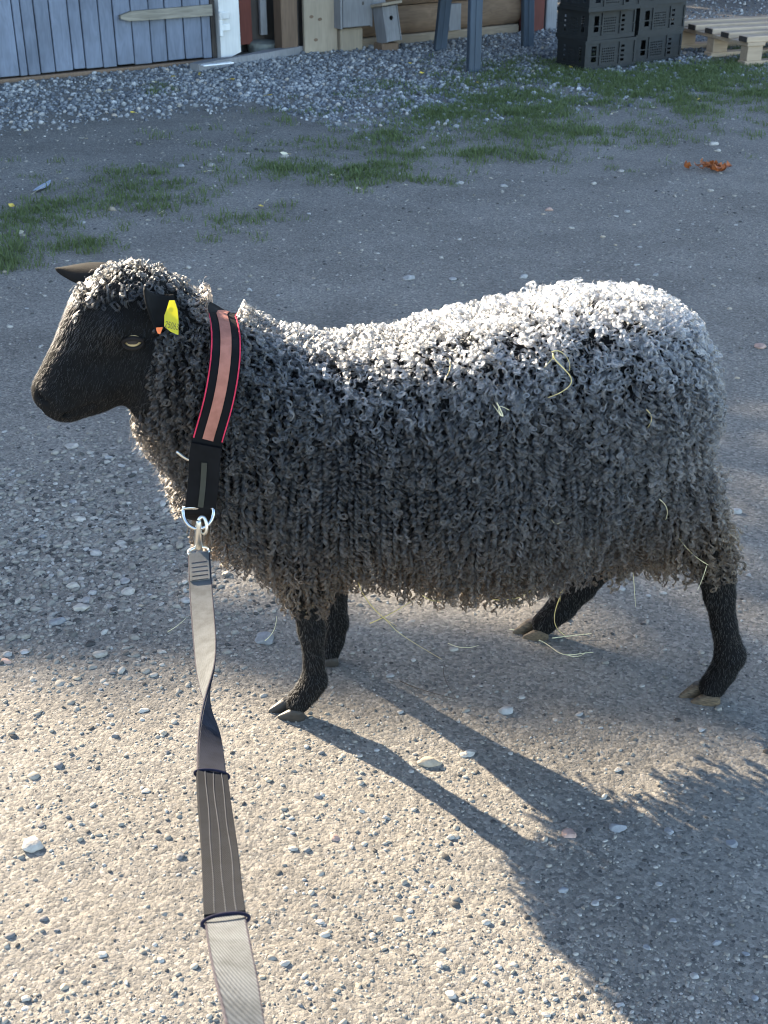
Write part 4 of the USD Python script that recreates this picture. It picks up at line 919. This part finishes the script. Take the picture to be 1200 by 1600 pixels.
# frizz: thin single hairs that stand out of the ringlets
fz = rw.choice(front, 9000); nF = 9; tf = np.linspace(0, 1, nF)[None, :, None]
fd = rn[fz] + rw.normal(0, .55, (len(fz), 3)); fd /= np.linalg.norm(fd, axis=1, keepdims=True); fs = np.cross(fd, rw.normal(size=fd.shape)); fs /= np.linalg.norm(fs, axis=1, keepdims=True); fb = np.cross(fd, fs)
fl = rw.uniform(.016, .034, len(fz))[:, None, None] * (1 - .4 * poll[fz])[:, None, None]; fr_ = rw.uniform(.002, .006, len(fz))[:, None, None] * tf; fa = (rw.uniform(0, 6.28, len(fz))[:, None] + rw.uniform(3, 9, len(fz))[:, None] * tf[..., 0])[..., None]
FP = roots[fz][:, None] + rn[fz][:, None] * (.4 * LIFT[fz])[:, None, None] + fd[:, None] * fl * tf + fr_ * (np.cos(fa) * fs[:, None] + np.sin(fa) * fb[:, None]) + np.array([0, 0, -1.]) * .012 * tf ** 2
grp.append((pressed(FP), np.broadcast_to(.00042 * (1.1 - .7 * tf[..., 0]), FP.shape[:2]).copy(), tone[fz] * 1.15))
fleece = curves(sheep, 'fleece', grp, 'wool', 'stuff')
print('locks', NK, len(front), 'curves', sum(len(g[0]) for g in grp))

# short hair of the face and legs
hp, hi = trimesh.sample.sample_surface(body, 90000, seed=9)
hn = body.face_normals[hi]; q = hp - np.array([HX0, HY0, 0]); hf, hl = q @ HF, q @ HL
face_ = (hf > .0) & (hp[:, 2] > .54); leg_ = hp[:, 2] < .30
eyed = np.minimum(np.linalg.norm(hp - hloc(fL(-.402), .0625, .717), axis=1), np.linalg.norm(hp - hloc(fL(-.402), -.0625, .717), axis=1))
ok = (face_ & (eyed > .015) & ~((hf > .165) & (hp[:, 2] < .64) & (rw.random(len(hp)) < .75))) | (leg_ & (hp[:, 2] > .018) & (((hn * (EYE - hp)).sum(1) > -.6) | (rw.random(len(hp)) < .4)))
hp, hn, hf, isleg = hp[ok], hn[ok], hf[ok], leg_[ok]
gdir = np.where(isleg[:, None], np.array([.12, 0, -1.0]), -HF * .55 + np.array([0, 0, .55]) * 1.0 * -1 + HF * .9)
gdir = np.where(isleg[:, None], gdir, HF * .35 + np.array([0, 0, -.8])) + rw.normal(0, .22, hp.shape)
gt = gdir - hn * (gdir * hn).sum(1, keepdims=True); gt /= np.linalg.norm(gt, axis=1, keepdims=True) + 1e-9
fore = (~isleg) & (hp[:, 2] > .70) & (hf > .05)
hlen = np.where(isleg, rw.uniform(.003, .0065, len(hp)) * np.where(rw.random(len(hp)) < .06, 1.8, 1), rw.uniform(.0035, .007, len(hp))) + fore * .004
th_ = np.linspace(0, 1, 4)[None, :, None]; stand = np.where(isleg, .45, .30)[:, None, None]
HPt = hp[:, None] + hn[:, None] * hlen[:, None, None] * (th_ * stand * (1.4 - .6 * th_)) + gt[:, None] * hlen[:, None, None] * th_
HW = np.broadcast_to((np.where(isleg, .0006, .00042)[:, None]) * (1.05 - .8 * th_[..., 0]), HPt.shape[:2]).copy()
htone = np.array([.0022, .0022, .0024])[None] * np.exp(rw.normal(0, .3, len(hp)))[:, None] * np.where((isleg & (hp[:, 0] > .45) & (hp[:, 2] > .12))[:, None], [1.9, 1.5, 1.1], [1, 1, 1]) * np.where(fore[:, None], 3., 1.) * np.where(((np.abs(hp - hloc(0, 0, 0)) @ np.abs(HL) < .026) & (hn[:, 2] > .15) & ~isleg)[:, None], 4., 1.)  # grey hairs on brow and nose ridge, paler still to suggest the sun rim
curves(sheep, 'short_hair', [(HPt, HW, htone)], 'short_hair', 'stuff')

# eyes: ball, iris, slot pupil, lids
for s in (1, -1):
    fe, ze = fL(-.403), .7165; bv = body.vertices - np.array([HX0, HY0, 0]); bl = bv @ HL * s
    m_ = (np.abs(bv @ HF - fe) < .007) & (np.abs(bv[:, 2] - ze) < .007) & (bl > .02); le = float(bl[m_].max())
    ec = hloc(fe, s * (le - .0098), ze)
    out = HL * s + HF * .30 + np.array([0, 0, .05]); out /= np.linalg.norm(out)
    ball = trimesh.creation.icosphere(3, .0145); ball.apply_translation(ec); e_ = part(sheep, 'eye', ball, 'eye_iris', True, at=ORG)
    tz = np.cross(out, HF); tz *= np.sign(tz[2]); tz /= np.linalg.norm(tz); tx = np.cross(tz, out)
    pu = trimesh.creation.icosphere(3, 1.0); pu.apply_scale([.0092, .0048, .0017]); M = np.eye(4); M[:3, 0], M[:3, 1], M[:3, 2], M[:3, 3] = tx, tz, out, ec + out * .0136 + tz * .0022; pu.apply_transform(M); part(e_, 'pupil', pu, 'eye_dark', True, at=ORG)
    for up, rr_, mt in ((1, .0042, 'eye_lid'), (-1, .0032, 'eye_lid')):
        a = np.linspace(-.15, math.pi + .15, 18); pts = np.array([ec + tx * .0152 * math.cos(k) + tz * (up * .0080 - (.0016 if up > 0 else .0008)) * math.sin(k) + out * (.0098 + .0030 * math.sin(k)) for k in a])
        part(sheep, 'eyelid', tube(pts, rr_ * (.5 + .5 * np.sin(np.linspace(.1, math.pi - .1, 18))), 8), mt, True, at=ORG)
# ears
def ear(base, tip, width, up, cup, mname='ear'):
    base, tip, up = map(np.asarray, (base, tip, up)); n, m = 16, 9; V = []
    ax = tip - base; Ln = np.linalg.norm(ax); ax = ax / Ln; sd = np.cross(ax, up); sd /= np.linalg.norm(sd); nn = np.cross(sd, ax)
    for i in range(n):
        t_ = i / (n - 1); w = width / 2 * (.95 + .35 * t_ - .2 * t_ ** 2) * (1 - t_ ** 1.55) ** .95 if t_ < 1 else 0
        for j in range(m):
            u = j / (m - 1) * 2 - 1
            V.append(base + ax * Ln * t_ + sd * w * u + nn * (cup * width * u * u * (1 - .5 * t_) - .10 * Ln * t_ * t_))
    V = np.array(V); F = []
    for i in range(n - 1):
        for j in range(m - 1): a = i * m + j; F += [[a, a + 1, a + m + 1], [a, a + m + 1, a + m]]
    s_ = trimesh.Trimesh(V, F, process=False); nv = s_.vertex_normals; k = len(V)
    rim = [j for j in range(m)] + [i * m + m - 1 for i in range(1, n)] + [(n - 1) * m + j for j in range(m - 2, -1, -1)] + [i * m for i in range(n - 2, 0, -1)]
    thick = .0034
    F2 = F + [[a + k, c + k, b + k] for a, b, c in F]
    for i in range(len(rim)):
        a, b = rim[i], rim[(i + 1) % len(rim)]; F2 += [[a, a + k, b + k], [a, b + k, b]]
    mm = trimesh.Trimesh(np.vstack([V + nv * thick / 2, V - nv * thick / 2]), F2, process=False); mm.fix_normals()
    return mm
nb_ = on_y(243, 460, 1.838); nt_ = on_y(248, 521, 1.790)
part(sheep, 'ear', ear(nb_, nt_, .052, np.array([.55, -.8, .1]), .22), 'skin_black', True, at=ORG)
fb_, ft_ = on_y(158, 424, 1.985), on_y(84, 414, 2.015)
part(sheep, 'ear', ear(fb_, ft_, .054, np.array([.15, -.62, .78]), -.26), 'skin_black', True, at=ORG)
# hooves: two claws each
for (a, b, yy, hx, mt, sc) in ((455, 1104, 1.861, -1, 'hoof_horn', 1.), (512, 1027, 2.031, -1, 'hoof_horn', .8), (1101, 1082, 1.909, -1, 'hoof_pale', 1.05), (836, 984, 2.121, -1, 'hoof_pale', 1.)):
    c = on_y(a, b, yy)
    for s in (-1, 1):
        pr = []
        for zz_, f0, f1, w in ((.0, -.036, .022, .0120), (.008, -.033, .022, .0120), (.018, -.018, .020, .0112), (.027, -.004, .016, .009)):
            for k in range(14):
                u = k / 14 * 6.283; cx = (f0 + f1) / 2 + (f1 - f0) / 2 * np.sign(math.cos(u)) * abs(math.cos(u)) ** .8
                ta = 1 - .45 * np.clip(-(cx - .0) / .034, 0, 1) ; pr.append((cx, w * ta * math.sin(u), zz_))
        m = trimesh.convex.convex_hull(np.array(pr) * sc * .9); m.apply_transform(trimesh.transformations.rotation_matrix(.10 + s * .17, [0, 0, 1])); m.apply_translation([c[0] + (-.013 if s > 0 else .006), yy + s * .0135, relief(c[:1], np.array([yy]))[0] - .002])
        part(sheep, 'hoof', m, mt, 35, at=ORG)

# ---------------------------------------------------------------- ear tag, collar, lead
def plate(px_pts, y, thick, push=0.0):
    P_ = np.array([on_y(a, b, y) for a, b in px_pts]); c = P_.mean(0); n_ = EYE - c; n_[0] -= .25; n_ /= np.linalg.norm(n_)
    a = np.array([1.0, 0, 0]); a -= n_ * (a @ n_); a /= np.linalg.norm(a); b = np.cross(n_, a)
    Q2 = [((p - c) @ a, (p - c) @ b) for p in P_]
    m = trimesh.creation.extrude_polygon(sg.Polygon(Q2).buffer(.002).buffer(-.001), thick, engine='earcut'); M = np.eye(4); M[:3, 0], M[:3, 1], M[:3, 2], M[:3, 3] = a, b, n_, c + n_ * push
    m.apply_transform(M); return m, M
TGY = 1.79
tm_, TM = plate([(264.5, 470), (271, 470), (276, 484), (278.5, 503), (279, 522), (268, 517), (258.5, 509.5), (258, 493), (261, 484)], TGY, .0016)
tag_ = part(sheep, 'ear_tag', tm_, 'tag_yellow', at=ORG, label='yellow ear tag with a printed number')
tx_ = meshkit.text_mesh('25063', .0085, .0004); tx_.apply_translation(-tx_.bounds.mean(0)); tx_.apply_scale([.56, 1.1, 1]); tx_.apply_transform(trimesh.transformations.rotation_matrix(math.radians(-14), [0, 0, 1])); tx_.apply_translation([.0005, -.013, .0019]); tx_.apply_transform(TM); part(tag_, 'print', tx_, 'tag_print', at=ORG)
kn_ = trimesh.creation.cylinder(.0032, .003, sections=14); kn_.apply_translation([-.0005, .010, .0022]); kn_.apply_transform(TM); part(tag_, 'stud', kn_, 'tag_yellow', 40, at=ORG)
om_, _ = plate([(244, 513), (253, 512), (250, 521), (247, 520)], 1.794, .003); part(sheep, 'ear_tag', om_, 'tag_orange', at=ORG, label='small orange ear tag tip')

CO = coll[0]
collar = thing('collar', CO, 'black collar with a pink stripe and red stitching round the neck of the sheep', 'collar')
wd_ = np.repeat(cnorm[None], len(coll), 0)
cpx = 800 - FPX * ((coll - EYE) @ UPV) / ((coll - EYE) @ FWD); nearh = (coll[:, 1] < SY(-.28)) & (np.arange(len(coll)) < 90)
part(collar, 'band', strap(coll, wd_, .047, .0035, closed=True), 'collar_black', 30, at=CO)
top_i = np.flatnonzero(nearh & (cpx < 692)); low_i = np.flatnonzero(nearh & (cpx >= 690) & (cpx < 802))
seg = np.r_[np.arange(len(coll) - 6, len(coll)), top_i]
part(collar, 'stripe', strap(coll[seg] + cout[seg] * .0026, wd_[seg], .0165, .0014), 'collar_pink', 30, at=CO)
for s in (-1, 1):
    part(collar, 'stitching', tube(coll[seg] + cout[seg] * .0024 + cnorm * s * .0215, .0011, 6), 'thread_red', 30, at=CO)
part(collar, 'loop', strap(coll[low_i] + cout[low_i] * .0055, wd_[low_i], .047, .0055), 'collar_black', 30, at=CO, label='plain black doubled end of the collar')
mi = low_i[4:int(len(low_i) * .62)]
pt_ = part(collar, 'patch', strap(coll[mi] + cout[mi] * .0092, wd_[mi], .0085, .0010), 'collar_patch', 30, at=CO)
# ring, snap hook
RC = np.array(on_y(310, 806, 1.772)); rdir = EYE - RC; rdir /= np.linalg.norm(rdir); rr1 = np.array([1.0, 0, 0]) - rdir * rdir[0]; rr1 /= np.linalg.norm(rr1); rr2 = np.cross(rdir, rr1)
lead_off = rdir * .012
a = np.linspace(math.pi - .25, 2 * math.pi + .25, 26); arc = [RC + lead_off + rr1 * .0235 * math.cos(k) + rr2 * (.026 * math.sin(k) + .006) + rdir * .004 * math.cos(k) for k in a]
part(collar, 'ring', tube(np.array(arc + [RC + lead_off + rr1 * .012 + rr2 * .013, RC + lead_off - rr1 * .012 + rr2 * .013]), .0031, 10, closed=True), 'steel', True, at=CO)
q0 = [on_y(x, y, 1.80) for x, y in ((276, 705), (285, 712), (294, 717), (302, 719))]
part(collar, 'ring', tube(spline(q0, 12), .0032, 9), 'steel', True, at=CO)

LP = [(311, 866, 2.022, 4), (313, 905, 1.985, 2), (316, 950, 1.93, 4), (320, 1000, 1.86, 18), (322, 1040, 1.80, 38), (324, 1075, 1.745, 70), (326, 1100, 1.70, 98), (328, 1135, 1.64, 132), (329, 1170, 1.575, 154), (331, 1210, 1.50, 166), (337, 1275, 1.38, 172), (344, 1340, 1.27, 178), (352, 1435, 1.115, 183), (367, 1520, .985, 168), (382, 1600, .875, 148), (400, 1700, .76, 140), (415, 1800, .66, 135)]
lp3 = np.array([[*at_depth(a, b, d), math.radians(tw)] for a, b, d, tw in LP]); lsp = spline(lp3, 150); path, tw = lsp[:, :3], lsp[:, 3]
ltan = np.gradient(path, axis=0); ltan /= np.linalg.norm(ltan, axis=1, keepdims=True)
rx = np.array([1.0, 0, 0]) - ltan * ltan[:, :1]; rx /= np.linalg.norm(rx, axis=1, keepdims=True); ry = np.cross(ltan, rx)
wdir = np.cos(tw)[:, None] * rx + np.sin(tw)[:, None] * ry; nrm = np.cross(ltan, wdir)
lpy = 800 - FPX * ((path - EYE) @ UPV) / ((path - EYE) @ FWD)
LO = path[0]
ib = int(np.argmin(abs(lpy - 1170))); LSIDE = np.sign(nrm[ib] @ (EYE - path[ib]))                        # the face that turns to the viewer below the twist
lead = thing('lead', LO, 'grey webbing lead with a padded dark section running from the collar ring towards the viewer', 'lead')
part(lead, 'webbing', strap(path, wdir, .033, .0022), 'lead_web', 30, at=LO)
for s in (-1, 1): part(lead, 'edge_piping', tube(path + wdir * s * .0165, .0013, 7), 'lead_edge', 30, at=LO)
sel = np.flatnonzero((lpy > 930) & (lpy < 1215)); part(lead, 'lining', strap(path[sel] + nrm[sel] * LSIDE * .0021, wdir[sel], .0315, .0016), 'lead_lining', 30, at=LO, label='dark layer on one face of the lead')  # dark layer over one face, down to the padding
sel = np.flatnonzero(lpy < 912); part(lead, 'fold', strap(path[sel] + nrm[sel] * .0028, wdir[sel], .031, .0026), 'lead_web', 30, at=LO)
part(lead, 'fold', strap(path[sel] - nrm[sel] * .0028, wdir[sel], .031, .0026), 'lead_web', 30, at=LO)
for k in range(7):
    i = sel[min(2 + k, len(sel) - 1)] if k < 6 else sel[-2]
    for sg_ in (1, -1):
        part(lead, 'stitch', tube(np.array([path[i] + nrm[i] * .0042 * sg_ + wdir[i] * u for u in np.linspace(-.012, .012, 7)]), .0006, 5), 'lead_edge', at=LO)
sel = np.flatnonzero((lpy > 1208) & (lpy < 1438))
part(lead, 'padding', strap(path[sel], wdir[sel], .0365, .0085), 'lead_pad', 30, at=LO, label='dark stitched padding of the lead')
for u in (-.0105, -.0005, .0085):
    for sg_ in (1, -1):
        part(lead, 'seam', tube(path[sel] + wdir[sel] * (u + .0006 * np.sin(np.arange(len(sel)) * .3 + u * 900))[:, None] + nrm[sel] * .0044 * sg_, .0006, 6), 'lead_seam', at=LO)
for yb in (1209, 1437):
    i = int(np.argmin(abs(lpy - yb))); e_ = [path[i] + wdir[i] * .0205 * math.cos(k) + nrm[i] * (.0062 * math.sin(k)) + ltan[i] * .002 * math.cos(k) for k in np.linspace(0, 6.283, 29)[:-1]]
    part(lead, 'elastic_band', tube(np.array(e_), .0017, 7, closed=True), 'elastic', True, at=LO)
# swivel and snap
sw = path[0] - ltan[0] * .002
e_ = [sw + wdir[0] * .0165 * math.cos(k) + (-ltan[0]) * (.0085 * math.sin(k) + .004) for k in np.linspace(0, 6.283, 29)[:-1]]
part(lead, 'swivel', tube(np.array(e_), .0029, 9, closed=True), 'brass_worn', True, at=LO)
hk0 = sw - ltan[0] * .012; hk1 = np.array(on_y(311, 822, 1.765)) + rdir * .012
sh_ = spline([hk0, hk0 * .6 + hk1 * .4 + rdir * .004, hk1 * .9 + hk0 * .1 + rdir * .003, hk1 - np.array([0, 0, -.010])], 16)
part(lead, 'snap_hook', cat([tube(sh_, np.interp(np.linspace(0, 1, 16), [0, .25, .6, 1], [.0062, .0072, .0062, .0042]), 12), tube(spline([sh_[9] + rr1 * .006, sh_[13] + rr1 * .012 + rdir * .002, sh_[15] + rr1 * .006 + rr2 * .006, sh_[15]], 14), .0030, 9)]), 'brass_worn', True, at=LO)

# ---------------------------------------------------------------- hay on the fleece and on the ground
rpix = np.stack([600 + FPX * (roots[front] - EYE)[:, 0] / ((roots[front] - EYE) @ FWD), 800 - FPX * ((roots[front] - EYE) @ UPV) / ((roots[front] - EYE) @ FWD)], 1); rkd = cKDTree(rpix)
def on_wool(px, py, lift=.034):
    d_, i_ = rkd.query((px, py), 5); p = roots[front][i_].mean(0) + rn[front][i_].mean(0) * lift; dep_ = (p - EYE) @ FWD
    return at_depth(px, py, dep_)
def straw(pts, r, mt, label, extra=(), name='hay_stalk', cat_='hay', taper=.5):
    P_ = np.array(pts); n_ = max(10, 4 * len(P_)); P_ = spline(P_, n_) if len(P_) > 2 else np.linspace(P_[0], P_[-1], n_)
    t = thing(name, P_[0], label, cat_); part(t, 'stem', tube(P_ - P_[0], np.linspace(r, r * taper, n_), 6), mt, True)
    for e in extra:
        E_ = np.array(e); E_ = spline(E_, 10) if len(E_) > 2 else np.linspace(E_[0], E_[-1], 8); part(t, 'blade', tube(E_ - P_[0], np.linspace(r * .8, r * .3, len(E_)), 5), mt, True)
W_ = on_wool
straw([W_(864, 552), W_(880, 575), W_(893, 596), W_(878, 612), W_(856, 621)], .0011, 'straw', 'bent golden hay stalk caught in the silver wool of the hip', [[W_(862, 550), W_(872, 548), W_(884, 556), W_(889, 580)], [W_(866, 556), W_(858, 566), W_(850, 574)]])
straw([W_(776, 629), W_(783, 648), W_(779, 640), W_(796, 641)], .0009, 'straw_pale', 'small forked pale hay bit on the middle of the flank', [[W_(783, 650), W_(770, 632)]])
straw([W_(1050, 821), W_(1066, 848), W_(1085, 868), W_(1107, 883)], .0010, 'straw_pale', 'long curved pale hay stalk on the wool of the near thigh', [[W_(1104, 884), W_(1099, 900), W_(1090, 922)]])
straw([W_(1066, 528, .045), W_(1098, 538, .045), W_(1126, 550, .045)], .0006, 'straw_pale', 'thin pale hay stalk lying on top of the rump')
yl = on_y(1108, 692, 2.0); t = thing('leaf', yl, 'small yellow leaf stuck in the wool below the tail', 'leaf'); m = leaf_mesh(None, .036, .013, .5); m.apply_transform(trimesh.transformations.euler_matrix(1.3, -1.25, .3)); part(t, 'blade', m, 'leaf_yellow', True)
straw([W_(768, 936, .05), W_(800, 936, .05), W_(828, 924, .05), W_(845, 902, .05), W_(857, 880, .05)], .0009, 'straw', 'curved hay stalk hanging along the belly wool')
straw([on_y(884, 893, 2.02), on_y(876, 930, 2.03), on_y(866, 968, 2.04), on_y(883, 993, 2.05)], .0011, 'straw', 'golden hay stalk dangling before the far hind leg', [[on_y(884, 893, 2.02), on_y(878, 915, 2.025), on_y(875, 940, 2.03)]])
G3 = lambda x, y, z=.004: on_z(x, y, z)
straw([G3(863, 997), G3(895, 993), G3(924, 990)], .0011, 'straw_pale', 'straight pale hay stalk on the ground beside the far hind hoof')
straw([G3(842, 1000), G3(862, 1012), G3(884, 1023, .01), G3(902, 1022, .008), G3(927, 1020)], .0010, 'straw_pale', 'wavy pale hay stalk on the ground under the belly', [[G3(885, 1023, .01), G3(905, 1025), G3(916, 1018)]])
straw([G3(796, 983), G3(812, 986)], .0010, 'straw_pale', 'short pale hay bit at the tip of the far hind hoof')
straw([on_y(558, 905, 1.86), on_y(575, 940, 1.88), on_y(600, 966, 1.93), on_z(640, 1000, .01), on_z(690, 1030, .004)], .0009, 'straw', 'long thin hay stalk trailing from the chest wool to the ground', [[on_y(575, 940, 1.88), on_y(596, 962, 1.9), on_y(620, 978, 1.93)]])
straw([on_y(578, 974, 1.90), on_y(604, 962, 1.9), on_y(645, 938, 1.9)], .0010, 'straw', 'greenish hay stalk crossing the trailing stalk behind the front legs')
straw([G3(414, 1001, .012), G3(426, 988, .02), G3(432, 963, .045)], .0009, 'straw_pale', 'upright pale hay stalk leaning on the flat blue stone')
straw([G3(262, 987), G3(275, 979), G3(290, 966)], .0008, 'straw_pale', 'thin hay bit on the ground left of the lead')
straw([on_y(989, 890, 1.95), on_y(991, 918, 1.95), on_y(993, 948, 1.95)], .0008, 'straw_pale', 'straight hay stalk hanging below the belly between the hind legs')
straw([on_y(490, 944, 1.835), on_y(478, 958, 1.835)], .0008, 'straw', 'short hay bit sticking out above the near front leg')
straw([on_y(1128, 868, 1.9), on_y(1116, 880, 1.89), on_y(1098, 905, 1.88)], .0007, 'straw_pale', 'fine hay bit at the back of the near hind leg')
straw([G3(625, 1064), G3(660, 1078), G3(700, 1089), G3(712, 1092)], .0011, 'twig_dark', 'dark forked twig on the sunlit ground behind the front legs', [[G3(694, 1040, .008), G3(695, 1060, .008), G3(706, 1082), G3(714, 1093)]], 'twig', 'twig')

straw([W_(900, 470, .04), W_(915, 478, .04), W_(922, 492, .04)], .0008, 'straw', 'short golden hay bit high on the sunlit rump')
straw([W_(1010, 640), W_(1018, 655), W_(1012, 668)], .0008, 'straw', 'short brown hay bit low on the silver rump')
straw([W_(700, 560), W_(703, 575), W_(698, 588)], .0009, 'straw', 'short golden hay bit in the grey wool of the mid back')
straw([W_(660, 930, .045), W_(690, 938, .045), W_(705, 930, .045)], .0008, 'straw', 'brown hay bit in the lowest belly wool under the flank')
straw([W_(1030, 780), W_(1042, 795), W_(1040, 812)], .0008, 'straw_pale', 'small pale hay bit on the wool above the near thigh')
straw([W_(880, 812), W_(872, 818), W_(862, 812)], .0009, 'straw_pale', 'small greenish hay bit in the wool of the lower flank')
straw([G3(700, 1005), G3(730, 1012), G3(748, 1008)], .0008, 'straw_pale', 'loose pale hay bit on the ground under the middle of the belly')
